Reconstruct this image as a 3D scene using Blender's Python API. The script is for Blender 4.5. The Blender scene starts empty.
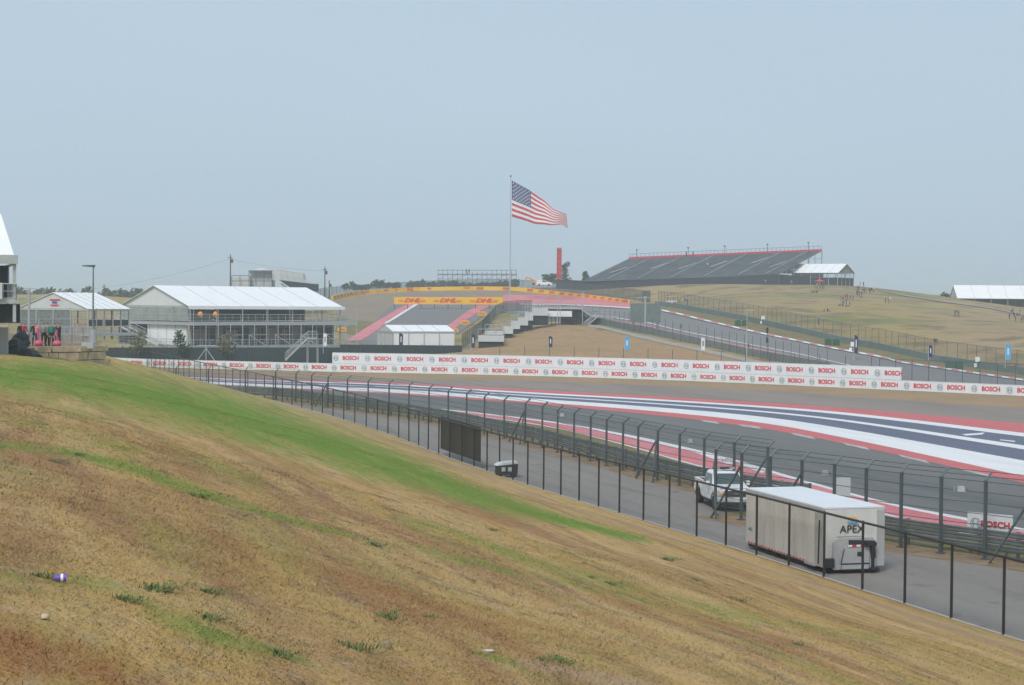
import bpy, math, random
import numpy as np
from mathutils import Vector, Matrix
random.seed(7); rng = np.random.default_rng(7)
sc = bpy.context.scene
COL = sc.collection
R = math.radians

# ------------------------------------------------------------------ camera
F, HY, ZC = 1800.0, 303.0, 11.0
_a = R(.5); _p = math.atan((342.5-HY)/F)
_r0 = Vector((1,0,0)); _f = Vector((0,math.cos(_p),-math.sin(_p))); _u0 = Vector((0,math.sin(_p),math.cos(_p)))
_r = _r0*math.cos(_a)+_u0*math.sin(_a); _u = -_r0*math.sin(_a)+_u0*math.cos(_a)
def ray(px, py):
    d = _f*F+_r*(px-512)+_u*(342.5-py)
    return d/d.y
def W(px, py, D):                      # surveyed point: direction and distance
    d = ray(px, py); return Vector((d.x*D, D, ZC+d.z*D))
def G(px, py, z=0.0):                  # surveyed point on the level z
    d = ray(px, py); D = (z-ZC)/d.z
    return Vector((d.x*D, D, z))
cam = bpy.data.cameras.new('camera'); co = bpy.data.objects.new('camera', cam); COL.objects.link(co)
co.matrix_world = Matrix.Translation((0,0,ZC)) @ Matrix(((_r.x,_u.x,-_f.x),(_r.y,_u.y,-_f.y),(_r.z,_u.z,-_f.z))).to_4x4()
cam.sensor_width = 36; cam.lens = 36*F/1024; cam.clip_end = 9000; cam.clip_start = .3
sc.camera = co

# ------------------------------------------------------------------ materials
def _nodes(name):
    m = bpy.data.materials.new(name); m.use_nodes = True
    nt = m.node_tree; b = nt.nodes['Principled BSDF']
    return m, nt, b
def mat(name, rgb, rough=.7, var=.12, scale=3.0, metal=0.0, bump=0.0, rgb2=None, aniso=(1,1,1), detail=5, alpha=1.0, spec=.4):
    m, nt, b = _nodes(name); N = nt.nodes; L = nt.links
    tc = N.new('ShaderNodeTexCoord'); mp = N.new('ShaderNodeMapping'); mp.inputs['Scale'].default_value = aniso
    L.new(tc.outputs['Object'], mp.inputs[0])
    n = N.new('ShaderNodeTexNoise'); n.inputs['Scale'].default_value = scale; n.inputs['Detail'].default_value = detail; n.inputs['Roughness'].default_value = .6
    L.new(mp.outputs[0], n.inputs['Vector'])
    cr = N.new('ShaderNodeValToRGB'); cr.color_ramp.elements[0].position = .3; cr.color_ramp.elements[1].position = .7
    c2 = rgb2 or tuple(min(1, c*(1+var)) for c in rgb); c1 = rgb if rgb2 else tuple(c*(1-var) for c in rgb)
    cr.color_ramp.elements[0].color = (*c1, 1); cr.color_ramp.elements[1].color = (*c2, 1)
    L.new(n.outputs['Fac'], cr.inputs[0]); L.new(cr.outputs[0], b.inputs['Base Color'])
    b.inputs['Roughness'].default_value = rough; b.inputs['Metallic'].default_value = metal
    b.inputs['Specular IOR Level'].default_value = spec; b.inputs['Alpha'].default_value = alpha
    if bump:
        bp = N.new('ShaderNodeBump'); bp.inputs['Strength'].default_value = bump; bp.inputs['Distance'].default_value = .05
        L.new(n.outputs['Fac'], bp.inputs['Height']); L.new(bp.outputs[0], b.inputs['Normal'])
    return m
def layered(name, base, layers, rough=.95, bump=.3, bscale=8, coord='Position', spec=.1, rot=-17.7, upn=0):
    """base colour plus list of (colour, scale, aniso, lo, hi, strength) noise layers"""
    m, nt, b = _nodes(name); N = nt.nodes; L = nt.links
    ge = N.new('ShaderNodeNewGeometry'); cur = N.new('ShaderNodeRGB'); cur.outputs[0].default_value = (*base, 1); out = cur.outputs[0]
    for i, (c, s, an, lo, hi, st) in enumerate(layers):
        mp = N.new('ShaderNodeMapping'); mp.inputs['Scale'].default_value = an; mp.inputs['Location'].default_value = (i*13.7, i*5.1, i*2.3)
        vr = N.new('ShaderNodeVectorRotate'); vr.rotation_type = 'Z_AXIS'; vr.inputs['Angle'].default_value = R(rot) if an != (1,1,1) else 0
        L.new(ge.outputs['Position'], vr.inputs['Vector']); L.new(vr.outputs[0], mp.inputs[0])
        n = N.new('ShaderNodeTexNoise'); n.inputs['Scale'].default_value = s; n.inputs['Detail'].default_value = 6; n.inputs['Roughness'].default_value = .62
        L.new(mp.outputs[0], n.inputs['Vector'])
        mr = N.new('ShaderNodeMapRange'); mr.inputs['From Min'].default_value = lo; mr.inputs['From Max'].default_value = hi; mr.inputs['To Max'].default_value = st
        L.new(n.outputs['Fac'], mr.inputs['Value'])
        mx = N.new('ShaderNodeMix'); mx.data_type = 'RGBA'; L.new(mr.outputs[0], mx.inputs['Factor'])
        L.new(out, mx.inputs['A']); mx.inputs['B'].default_value = (*c, 1); out = mx.outputs['Result']
    b.inputs['Roughness'].default_value = rough; b.inputs['Specular IOR Level'].default_value = spec
    L.new(out, b.inputs['Base Color'])
    if bump:
        n = N.new('ShaderNodeTexNoise'); n.inputs['Scale'].default_value = bscale; n.inputs['Detail'].default_value = 8
        L.new(ge.outputs['Position'], n.inputs['Vector'])
        bp = N.new('ShaderNodeBump'); bp.inputs['Strength'].default_value = bump; bp.inputs['Distance'].default_value = .06
        L.new(n.outputs['Fac'], bp.inputs['Height']); L.new(bp.outputs[0], b.inputs['Normal'])
    if upn:
        sc_ = N.new('ShaderNodeVectorMath'); sc_.operation = 'SCALE'; sc_.inputs['Scale'].default_value = .35; L.new(ge.outputs['Normal'], sc_.inputs[0])
        ad_ = N.new('ShaderNodeVectorMath'); ad_.operation = 'ADD'; L.new(sc_.outputs[0], ad_.inputs[0]); ad_.inputs[1].default_value = (.15,0,.8)
        nm_ = N.new('ShaderNodeVectorMath'); nm_.operation = 'NORMALIZE'; L.new(ad_.outputs[0], nm_.inputs[0]); L.new(nm_.outputs[0], b.inputs['Normal'])
    return m, nt, out, b
def wire_mat(name, rgb, pitch=.07, width=.1, haze=0.0):
    """chain-link: real diamond pattern of wires in metres of panel UV, open between"""
    m, nt, b = _nodes(name); N = nt.nodes; L = nt.links
    b.inputs['Base Color'].default_value = (*rgb, 1); b.inputs['Roughness'].default_value = .5; b.inputs['Metallic'].default_value = .3
    uv = N.new('ShaderNodeUVMap'); uv.uv_map = 'UVMap'
    sx = N.new('ShaderNodeSeparateXYZ'); L.new(uv.outputs[0], sx.inputs[0])
    outs = []
    for op in ('ADD', 'SUBTRACT'):
        a = N.new('ShaderNodeMath'); a.operation = op; L.new(sx.outputs[0], a.inputs[0]); L.new(sx.outputs[1], a.inputs[1])
        d = N.new('ShaderNodeMath'); d.operation = 'DIVIDE'; L.new(a.outputs[0], d.inputs[0]); d.inputs[1].default_value = pitch
        fr = N.new('ShaderNodeMath'); fr.operation = 'FRACT'; L.new(d.outputs[0], fr.inputs[0])
        lt = N.new('ShaderNodeMath'); lt.operation = 'LESS_THAN'; L.new(fr.outputs[0], lt.inputs[0]); lt.inputs[1].default_value = width
        outs.append(lt)
    mx = N.new('ShaderNodeMath'); mx.operation = 'MAXIMUM'; L.new(outs[0].outputs[0], mx.inputs[0]); L.new(outs[1].outputs[0], mx.inputs[1])
    L.new(mx.outputs[0], b.inputs['Alpha'])
    return m

M = {}
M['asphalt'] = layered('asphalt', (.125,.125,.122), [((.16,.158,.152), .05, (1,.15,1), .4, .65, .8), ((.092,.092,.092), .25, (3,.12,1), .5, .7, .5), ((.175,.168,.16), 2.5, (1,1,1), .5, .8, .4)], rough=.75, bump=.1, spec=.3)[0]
M['road'] = layered('service_road_asphalt', (.225,.205,.19), [((.265,.242,.22), .12, (1,.2,1), .4, .65, .8), ((.13,.12,.115), .35, (2.5,.2,1), .5, .7, .6), ((.27,.25,.225), 3, (1,1,1), .5, .8, .4), ((.09,.085,.085), .6, (1,1,1), .62, .7, .5)], rough=.8, bump=.15, spec=.25)[0]
M['shoulder'] = layered('dry_grass_shoulder', (.36,.235,.135), [((.28,.205,.115), .12, (1,1,1), .4, .6, .8), ((.29,.22,.15), .9, (1,1,1), .45, .7, .7), ((.14,.12,.06), 3, (1,1,1), .5, .7, .5)])[0]
M['dirt'] = layered('rusty_dirt', (.23,.16,.105), [((.30,.225,.155), .5, (1,1,1), .4, .6, .9), ((.16,.13,.07), 1.3, (1,1,1), .5, .65, .8)])[0]
M['verge'] = layered('verge_grass', (.17,.15,.06), [((.23,.18,.10), .3, (1,1,1), .4, .62, .8), ((.10,.12,.04), .9, (1,1,1), .48, .68, .8), ((.26,.2,.12), 4, (1,1,1), .5, .7, .5)])[0]
M['hill_far'] = layered('far_hill_grass', (.32,.245,.095), [((.15,.18,.055), .022, (1,1,1), .47, .57, .85), ((.33,.24,.14), .04, (1,1,1), .44, .55, .9), ((.15,.11,.07), .10, (1,1,1), .50, .62, .8), ((.34,.27,.17), 1.2, (1,1,1), .5, .7, .5)])[0]
M['field'] = layered('tan_field', (.34,.215,.115), [((.25,.19,.09), .08, (1,1,1), .45, .62, .7), ((.40,.28,.18), .5, (1,1,1), .48, .7, .7)])[0]
M['brown_far'] = layered('brown_runoff', (.27,.205,.15), [((.22,.19,.16), .05, (1,1,1), .42, .6, .8), ((.25,.19,.14), .3, (1,1,1), .5, .7, .5)])[0]
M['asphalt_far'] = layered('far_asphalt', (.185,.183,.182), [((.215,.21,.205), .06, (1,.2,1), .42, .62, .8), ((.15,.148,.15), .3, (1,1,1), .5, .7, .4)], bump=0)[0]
M['path'] = layered('pale_path', (.34,.31,.27), [((.28,.25,.2), .3, (1,1,1), .45, .6, .7)], bump=0)[0]
M['paint_red'] = layered('red_track_paint', (.52,.11,.11), [((.40,.10,.10), .4, (3,.2,1), .45, .65, .7), ((.62,.16,.15), 2.5, (1,1,1), .5, .7, .5)], rough=.6, bump=0, spec=.3)[0]
M['paint_pink'] = layered('faded_red_paint', (.60,.20,.22), [((.50,.13,.15), .2, (1,.2,1), .42, .62, .8), ((.66,.30,.3), 2.0, (1,1,1), .5, .7, .5)], rough=.7, bump=0, spec=.2)[0]
M['paint_white'] = layered('white_track_paint', (.72,.72,.73), [((.60,.60,.61), .35, (3,.2,1), .45, .65, .7), ((.52,.51,.51), 2.5, (1,1,1), .58, .75, .5)], rough=.6, bump=0, spec=.3)[0]
M['paint_worn'] = layered('worn_paint', (.46,.45,.45), [((.25,.24,.24), 1.2, (3,.4,1), .45, .62, .85)], rough=.7, bump=0)[0]
M['rubber'] = layered('rubbered_asphalt', (.095,.096,.095), [((.13,.13,.126), .3, (3,.06,1), .42, .6, .8)], rough=.65, bump=0, spec=.3)[0]
M['paint_blue'] = layered('navy_track_paint', (.108,.118,.172), [((.085,.093,.135), .35, (3,.2,1), .42, .62, .8), ((.085,.095,.15), 1.5, (1,1,1), .5, .72, .5)], rough=.6, bump=0, spec=.3)[0]
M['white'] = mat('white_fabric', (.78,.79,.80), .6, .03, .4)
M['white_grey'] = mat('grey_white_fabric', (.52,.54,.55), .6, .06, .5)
M['seam'] = mat('tent_seam', (.50,.52,.54), .6, .05)
M['banner_white'] = mat('banner_white', (.74,.75,.77), .55, .05, .5)
M['red_ink'] = mat('red_ink', (.62,.02,.05), .5, .05)
M['grey_ink'] = mat('grey_ink', (.30,.36,.40), .5, .05)
M['yellow'] = mat('yellow_banner', (.80,.45,.02), .5, .05, .6)
M['orange'] = mat('orange_plastic', (.75,.28,.02), .5, .1)
M['galv'] = mat('galvanised_steel', (.10,.12,.125), .5, .15, 2, .4)
M['galv_pale'] = mat('pale_steel', (.45,.47,.48), .5, .1, 2, .3)
M['black_steel'] = mat('black_coated_steel', (.022,.022,.024), .5, .2, 2)
M['rail'] = mat('weathered_rail', (.19,.215,.21), .55, .25, 1.5, .3)
M['rail_green'] = mat('dull_green_barrier', (.13,.17,.16), .6, .15, .8)
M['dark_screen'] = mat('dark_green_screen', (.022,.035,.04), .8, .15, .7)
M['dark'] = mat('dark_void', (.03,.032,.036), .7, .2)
M['dark_glass'] = mat('dark_glazing', (.035,.04,.045), .25, .3, .6)
M['tan_blind'] = mat('tan_blind', (.30,.23,.18), .7, .2, .5)
M['stone'] = mat('limestone', (.50,.39,.26), .9, .3, 1.8, bump=.5)
M['bark'] = mat('bark', (.09,.065,.045), .9, .3, 6)
M['leaf'] = mat('leaf', (.05,.075,.03), .7, .45, .9)
M['leaf_dry'] = mat('leaf_dry', (.15,.155,.085), .7, .45, .9)
M['skin'] = mat('skin', (.42,.26,.18), .6, .05)
M['hair'] = mat('hair', (.03,.022,.018), .7, .1)
M['tyre'] = mat('tyre_rubber', (.018,.018,.018), .85, .2, 5)
M['chrome'] = mat('chrome', (.5,.5,.5), .25, .1, 3, .9)
M['truck_white'] = mat('truck_white_paint', (.72,.73,.74), .3, .04, .8, spec=.5)
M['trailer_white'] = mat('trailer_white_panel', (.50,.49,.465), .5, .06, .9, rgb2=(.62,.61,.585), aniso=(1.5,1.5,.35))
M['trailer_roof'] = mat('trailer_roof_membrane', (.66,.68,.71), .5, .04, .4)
M['trailer_grey'] = mat('trailer_grey_panel', (.38,.38,.38), .5, .08, .8)
M['glass_truck'] = mat('tinted_glass', (.05,.08,.085), .08, .2, .5, spec=.8)
M['lens'] = mat('headlamp_lens', (.55,.55,.5), .15, .1, 6)
M['amber'] = mat('amber_lens', (.85,.40,.05), .3, .05)
M['flag_red'] = mat('flag_red', (.52,.03,.05), .7, .05)
M['flag_white'] = mat('flag_white', (.75,.75,.75), .7, .03)
M['flag_blue'] = mat('flag_blue', (.03,.05,.17), .7, .05)
M['tower_red'] = mat('tower_red', (.50,.03,.03), .5, .15, .5)
M['blue'] = mat('bright_blue', (.02,.12,.42), .5, .1)
M['lightblue'] = mat('light_blue', (.10,.38,.65), .6, .1, .7)
M['navy'] = mat('navy_cloth', (.02,.025,.09), .7, .1)
M['green_box'] = mat('green_box', (.02,.09,.04), .6, .1)
M['pink'] = mat('pink_ball', (.58,.10,.17), .4, .08, 2)
M['stand_seat'] = mat('grandstand_aluminium', (.125,.145,.16), .5, .22, .25, .2)
M['stand_seat2'] = mat('grandstand_tread', (.085,.095,.108), .6, .2, .25)
M['pale_glass'] = mat('pale_glazing', (.27,.30,.285), .3, .2, .5)
M['gable'] = mat('gable_fabric', (.64,.66,.67), .6, .04, .5)
M['vomitory'] = mat('stand_opening', (.25,.24,.22), .6, .2, .4)
M['bag'] = mat('black_plastic_sheet', (.035,.04,.048), .45, .35, 1.2, bump=.3)
M['chain_black'] = wire_mat('black_chain_link', (.02,.02,.022), .07, .055)
M['chain_grey'] = wire_mat('grey_chain_link', (.16,.18,.19), .09, .075)
M['chain_dense'] = wire_mat('dense_screened_chain_link', (.06,.08,.085), .07, .30)
M['screen_mesh'] = wire_mat('black_privacy_mesh', (.012,.013,.016), .02, .8)
M['chain_rust'] = wire_mat('rusty_chain_link', (.15,.12,.10), .1, .13)
M['purple'] = mat('purple_card', (.16,.08,.42), .5, .1, 9)

# ------------------------------------------------------------------ mesh helpers
class MB:
    def __init__(s): s.v = []; s.f = []; s.m = []; s.uv = None
    def add(s, vs, fs, mi=0):
        o = len(s.v); s.v += [tuple(v) for v in vs]; s.f += [tuple(i+o for i in f) for f in fs]; s.m += [mi]*len(fs); return s
    def box(s, c, d, rz=0, mi=0, rx=0, ry=0):
        m = Matrix.Translation(c) @ Matrix.Rotation(rz,4,'Z') @ Matrix.Rotation(ry,4,'Y') @ Matrix.Rotation(rx,4,'X')
        vs = [m @ Vector((x*d[0]/2, y*d[1]/2, z*d[2]/2)) for x in (-1,1) for y in (-1,1) for z in (-1,1)]
        return s.add(vs, [(0,1,3,2),(4,6,7,5),(0,4,5,1),(2,3,7,6),(0,2,6,4),(1,5,7,3)], mi)
    def bar(s, a, b, r, n=6, r2=None, mi=0):
        a = Vector(a); b = Vector(b); d = (b-a)
        if d.length < 1e-6: return s
        d.normalize(); x = d.orthogonal().normalized(); y = d.cross(x); r2 = r if r2 is None else r2
        vs = []
        for k in range(n):
            t = 2*math.pi*(k+.5)/n; o = x*math.cos(t)+y*math.sin(t); vs += [a+o*r, b+o*r2]
        fs = [(2*k, 2*((k+1)%n), 2*((k+1)%n)+1, 2*k+1) for k in range(n)]
        fs += [tuple(2*k for k in range(n))[::-1], tuple(2*k+1 for k in range(n))]
        return s.add(vs, fs, mi)
    def prism(s, poly, axis, t, mi=0):
        """poly: list of 3D points (planar), extruded by vector axis*t"""
        n = len(poly); e = Vector(axis)*t; P = [Vector(p) for p in poly]
        vs = P + [p+e for p in P]
        fs = [tuple(range(n))[::-1], tuple(range(n, 2*n))] + [(k, (k+1)%n, n+(k+1)%n, n+k) for k in range(n)]
        return s.add(vs, fs, mi)
    def tube(s, pts, r, n=5, mi=0):
        for a, b in zip(pts[:-1], pts[1:]): s.bar(a, b, r, n, mi=mi)
        return s
    def lathe(s, c, prof, n=16, axis='Z', mi=0):
        vs = []; c = Vector(c)
        for (r, h) in prof:
            for k in range(n):
                t = 2*math.pi*k/n; a, b = r*math.cos(t), r*math.sin(t)
                vs.append(c+Vector((a,b,h) if axis == 'Z' else ((h,a,b) if axis == 'X' else (a,h,b))))
        fs = [(j*n+k, j*n+(k+1)%n, (j+1)*n+(k+1)%n, (j+1)*n+k) for j in range(len(prof)-1) for k in range(n)]
        fs += [tuple(range(n))[::-1], tuple((len(prof)-1)*n+k for k in range(n))]
        return s.add(vs, fs, mi)
    def build(s, name, mats, parent=None, smooth=False):
        me = bpy.data.meshes.new(name); me.from_pydata(s.v, [], s.f); me.update()
        for m in (mats if isinstance(mats, (list, tuple)) else [mats]): me.materials.append(M[m] if isinstance(m, str) else m)
        me.polygons.foreach_set('material_index', s.m)
        if smooth: me.polygons.foreach_set('use_smooth', [True]*len(s.f))
        if s.uv:
            ul = me.uv_layers.new(name='UVMap')
            for i, c in enumerate(s.uv): ul.data[i].uv = c
        me.update()
        o = bpy.data.objects.new(name, me); COL.objects.link(o)
        if parent: o.parent = parent
        return o
def tag(o, label=None, cat=None, group=None, kind=None):
    if label: o['label'] = label
    if cat: o['category'] = cat
    if group: o['group'] = group
    if kind: o['kind'] = kind
    return o
def empty(name, loc, rz=0, label=None, cat=None, group=None):
    o = bpy.data.objects.new(name, None); COL.objects.link(o); o.location = loc; o.rotation_euler = (0,0,rz); o.empty_display_size = .2
    return tag(o, label, cat, group)
def copy_of(src, parent=None, loc=None, rz=None, scale=None):
    c = src.copy(); COL.objects.link(c)
    for k in ('label', 'category', 'group', 'kind'):
        if parent is not None and k in c: del c[k]
    if parent is not None: c.parent = parent
    if loc is not None: c.location = loc
    if rz is not None: c.rotation_euler = (0,0,rz)
    if scale is not None: c.scale = scale
    return c
def copy_thing(root, loc, rz, label, group=None, scale=None):
    r = root.copy(); COL.objects.link(r); r.location = loc; r.rotation_euler = (0,0,rz); r['label'] = label
    if group: r['group'] = group
    if scale: r.scale = scale
    for ch in list(root.children):
        c = ch.copy(); COL.objects.link(c); c.parent = r
        for g in ch.children:
            d = g.copy(); COL.objects.link(d); d.parent = c
    return r
def resample(pts, n=None, step=None):
    P = [Vector(p) for p in pts]; L = [0]
    for a, b in zip(P[:-1], P[1:]): L.append(L[-1]+(b-a).length)
    if step: n = max(1, int(round(L[-1]/step)))
    out = []
    for i in range(n+1):
        t = L[-1]*i/n; k = 0
        while k < len(P)-2 and L[k+1] < t: k += 1
        w = (t-L[k])/max(1e-9, L[k+1]-L[k]); out.append(P[k].lerp(P[k+1], w))
    return out
def smooth_line(pts, it=2):
    P = [Vector(p) for p in pts]
    for _ in range(it):
        Q = [P[0]]
        for a, b in zip(P[:-1], P[1:]): Q += [a.lerp(b,.25), a.lerp(b,.75)]
        P = Q+[P[-1]]
    return P
def offset(pts, d):
    out = []
    for i, p in enumerate(pts):
        a = pts[max(0,i-1)]; b = pts[min(len(pts)-1,i+1)]; t = (b-a); t.z = 0; t.normalize()
        out.append(p+Vector((-t.y, t.x, 0))*d)
    return out
def ribbon(A, B, n=80, z=None):
    A = resample(A, n); B = resample(B, n); mb = MB()
    vs = []
    for a, b in zip(A, B): vs += [a, b]
    if z is not None: vs = [Vector((v.x, v.y, z)) for v in vs]
    mb.add(vs, [(2*i, 2*i+2, 2*i+3, 2*i+1) for i in range(n)])
    return mb
def panel(pts, z0, z1):
    """vertical sheet along a line with metre UVs; z0/z1 offsets above the line"""
    mb = MB(); L = 0; vs = []; us = []
    for i, p in enumerate(pts):
        if i: L += (pts[i]-pts[i-1]).length
        vs += [p+Vector((0,0,z0)), p+Vector((0,0,z1))]; us.append(L)
    n = len(pts)-1
    mb.add(vs, [(2*i, 2*i+2, 2*i+3, 2*i+1) for i in range(n)])
    mb.uv = []
    for i in range(n): mb.uv += [(us[i],z0),(us[i+1],z0),(us[i+1],z1),(us[i],z1)]
    return mb

# ------------------------------------------------------------------ terrain
wall_px = [(100,364.5),(130,366.5),(200,368.5),(330,371.8),(400,373),(500,375),(600,377.8),(700,381.3),(800,385.7),(900,390.3),(1024,396),(1120,400.5)]
wall_line = smooth_line([G(*q) for q in wall_px], 2)
_wb = np.array([p.x/p.y for p in wall_line]); _wd = np.array([p.y for p in wall_line])
def wallD(b): return np.interp(b, _wb, _wd)
ctrl = [(0,345,340),(60,334,270),(115,336,350),(112,322,410),(60,318,430),(0,316,420),(0,305,700),(100,303,700),(-150,345,350),(-150,310,700),
 (110,362,305),(130,361,312),(240,362,312),(345,362,300),(240,352,350),(200,312,600),(280,303,620),
 (360,354,330),(450,351,330),(400,338,390),(350,338,400),(350,320,470),(340,305,540),(335,299,560),(370,294,590),(430,291,600),(510,291,600),(560,296,590),(628,303,560),
 (410,305,545),(490,305,535),(455,328,440),(500,330,400),(480,350,320),(520,352,305),(540,325,400),(600,348,305),(600,330,360),(560,322,410),(600,322,400),(560,308,490),
 (660,312,430),(645,327,385),(680,315,418),(680,336,362),(740,348,333),(758,335,357),(797,358.7,310),(836,351,327),(880,359,312),(901,365,303),(1024,383,272),(1024,394,245),(700,355,310),
 (680,309,440),(746,321,400),(840,343,350),(880,350,333),(932,363,312),(1024,375,287),
 (610,288,600),(570,287,620),(680,287,580),(780,285,590),(855,286,570),(700,300,490),(800,305,450),(800,290,540),(880,310,440),(880,292,550),(900,330,370),(945,301,530),(960,330,370),(1010,312,480),(1024,345,330),(1060,322,470),(1090,365,300),(1110,405,230),(1200,330,470)]
cp = [W(*c) for c in ctrl]
cp += [Vector((X,Y,Z)) for X,Y,Z in [(-160,720,2),(-60,720,6),(0,730,8),(60,730,10),(150,700,9),(220,620,4),(230,540,3),(300,560,0),(300,300,-3),(-250,500,2),(-250,300,0)]]
cx = np.array([[p.x, p.y] for p in cp]); cz = np.array([p.z for p in cp])
def _k(d): return np.where(d > 1e-6, d*d*np.log(d+1e-9), 0)
S = 100.0
_D = np.sqrt(((cx[:,None]-cx[None])**2).sum(-1))/S
_n = len(cz); _A = np.zeros((_n+3,_n+3)); _A[:_n,:_n] = _k(_D)+np.eye(_n)*.002; _A[:_n,_n] = 1; _A[:_n,_n+1:] = cx/S; _A[_n,:_n] = 1; _A[_n+1:,:_n] = cx.T/S
_w = np.linalg.solve(_A, np.concatenate([cz, [0,0,0]]))
def smooth01(t): t = np.clip(t,0,1); return t*t*(3-2*t)
def far_z(X, Y):
    b = X/np.maximum(Y,1)
    rise = np.interp(b, [-.35,-.05,.1,.2,.3,.5], [-6,-2,10,26,26,12])
    return rise*smooth01((Y-1100)/1300) + (-4)*(1-smooth01((Y-1100)/1300)) + 1.6*np.sin(X*.004)*np.cos(Y*.003)
def terr(X, Y):
    X = np.asarray(X, float); Y = np.asarray(Y, float)
    Xc = np.clip(X, -260, 320); Yc = np.clip(Y, 180, 740)
    d = np.sqrt((Xc[...,None]-cx[:,0])**2+(Yc[...,None]-cx[:,1])**2)/S
    z = _k(d)@_w[:_n]+_w[_n]+Xc/S*_w[_n+1]+Yc/S*_w[_n+2]
    z = np.clip(z, -8, 24)
    b = X/np.maximum(Y,1); wd = wallD(b)
    z = z*smooth01((Y-wd-1.5)/22)
    t = smooth01((Y-690)/250)
    return z*(1-t)+far_z(X,Y)*t
def T(px, py, Dmin=None, Dmax=720, lift=0.0):
    """surveyed point on the terrain"""
    d = ray(px, py)
    if Dmin is None: Dmin = float(wallD(d.x))+3
    Ds = np.arange(Dmin, Dmax, .5)
    zt = terr(d.x*Ds, Ds); zr = ZC+d.z*Ds
    hit = np.nonzero(zt >= zr)[0]
    if len(hit) == 0:
        k = int(np.argmin(zr-zt))
    else: k = int(hit[0])
    D = Ds[k]
    if len(hit) and k > 0:
        a = zr[k-1]-zt[k-1]; b2 = zr[k]-zt[k]; D = Ds[k-1]+.5*a/(a-b2+1e-9)
    X = d.x*D
    return Vector((X, D, float(terr(X, D))+lift))
def TG(px, D, lift=0):                 # terrain point at a bearing and distance
    d = ray(px, 330); X = d.x*D
    return Vector((X, D, float(terr(X, D))+lift))
def grid_mesh(name, xs, ys, zf, mats, smooth=True):
    X, Y = np.meshgrid(xs, ys) if np.ndim(xs) == 1 else (xs, ys)
    Z = zf(X, Y); nr, nc = X.shape
    me = bpy.data.meshes.new(name); v = np.stack([X,Y,Z],-1).reshape(-1,3)
    i = np.arange(nr*nc).reshape(nr,nc); q = np.stack([i[:-1,:-1],i[:-1,1:],i[1:,1:],i[1:,:-1]],-1).reshape(-1,4)
    me.vertices.add(len(v)); me.vertices.foreach_set('co', v.ravel()); me.loops.add(q.size); me.loops.foreach_set('vertex_index', q.ravel().astype(np.int32))
    me.polygons.add(len(q)); me.polygons.foreach_set('loop_start', np.arange(0,q.size,4)); me.update(calc_edges=True)
    me.polygons.foreach_set('use_smooth', np.ones(len(q), bool))
    for m in mats: me.materials.append(M[m] if isinstance(m,str) else m)
    o = bpy.data.objects.new(name, me); COL.objects.link(o); return o, v
ys = np.concatenate([np.array([-400,-200,-50,0,40,90,140,180]), np.arange(200,720,3.0), np.geomspace(720,7500,40)])
bs = np.concatenate([np.linspace(-1.6,-.42,10), np.arange(-.40,.42,.006), np.linspace(.44,1.8,10)])
Yg = np.repeat(ys[:,None], len(bs), 1); Xg = bs[None,:]*np.maximum(Yg, 180)
o, _ = grid_mesh('ground', Xg, Yg, lambda X,Y: terr(X,Y)-.03, ['hill_far']); tag(o, kind='structure')

def tstrip(name, top, bot, m, lift=.06, n=90, rows=6, Dmin=None, kind='structure'):
    """painted or surfaced band draped over the far terrain between two surveyed edges"""
    tp = resample([(x,y,0) for x,y in top], n); bt = resample([(x,y,0) for x,y in bot], n)
    mb = MB(); vs = []
    for j in range(rows+1):
        for a, b in zip(tp, bt):
            q = a.lerp(b, j/rows); vs.append(T(q.x, q.y, Dmin=Dmin, lift=lift))
    c = n+1
    mb.add(vs, [(j*c+i, j*c+i+1, (j+1)*c+i+1, (j+1)*c+i) for j in range(rows) for i in range(n)])
    o = mb.build(name, m, smooth=True); tag(o, kind=kind); return o

# ------------------------------------------------------------------ near track, road, stripes (level ground)
def gl(pts, z=0, it=2):
    if pts[-1][0] == 1120: (x0,y0),(x1,y1) = pts[-2:]; pts = list(pts)+[(1300, y1+(y1-y0)/(x1-x0)*180*1.06)]
    return smooth_line([G(x,y) for x,y in pts], it)
def gstrip(name, top, bot, m, z, n=120):
    o = ribbon(gl(top), gl(bot), n, z).build(name, m); tag(o, kind='structure'); return o
ed = {}
ed['sh']  = [(60,366),(200,372.5),(300,376.6),(400,378.8),(520,380.2),(630,384.2),(760,390),(852,396.5),(1024,408),(1120,415)]
ed['r1t'] = [(60,369),(220,378),(300,379.9),(400,382.6),(500,388),(630,394.6),(760,402.3),(852,408),(1024,423.5),(1120,432)]
ed['r1b'] = [(60,369.6),(220,379),(300,381.2),(400,384.2),(500,390.8),(630,397.4),(760,405.6),(852,412.6),(1024,433),(1120,444)]
ed['w1b'] = [(60,370),(220,379.7),(300,382),(400,385.2),(500,392.2),(630,399),(760,407.2),(852,415),(1024,436.6),(1120,448)]
ed['b1b'] = [(60,371),(220,380.9),(300,383.3),(400,387),(500,393.6),(630,401.3),(760,410.2),(852,420),(1024,445.5),(1120,459)]
ed['w2b'] = [(60,371.3),(220,381.2),(300,383.7),(400,387.4),(500,394.3),(630,402.2),(760,411.5),(852,421.8),(1024,449.5),(1120,464)]
ed['b2b'] = [(60,372.3),(220,382.4),(300,385.7),(400,389.2),(500,396.4),(630,405),(760,415.6),(852,429.5),(1024,460.5),(1120,478)]
ed['w3b'] = [(60,373.5),(220,384.8),(300,388.4),(400,392.7),(500,399.5),(630,408.6),(760,421.3),(860,440.5),(1024,476),(1120,497)]
ed['r3b'] = [(60,374),(220,385.6),(300,389.4),(400,394.2),(500,401.5),(630,412),(760,427),(860,446.3),(1024,482.8),(1120,505)]
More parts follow.
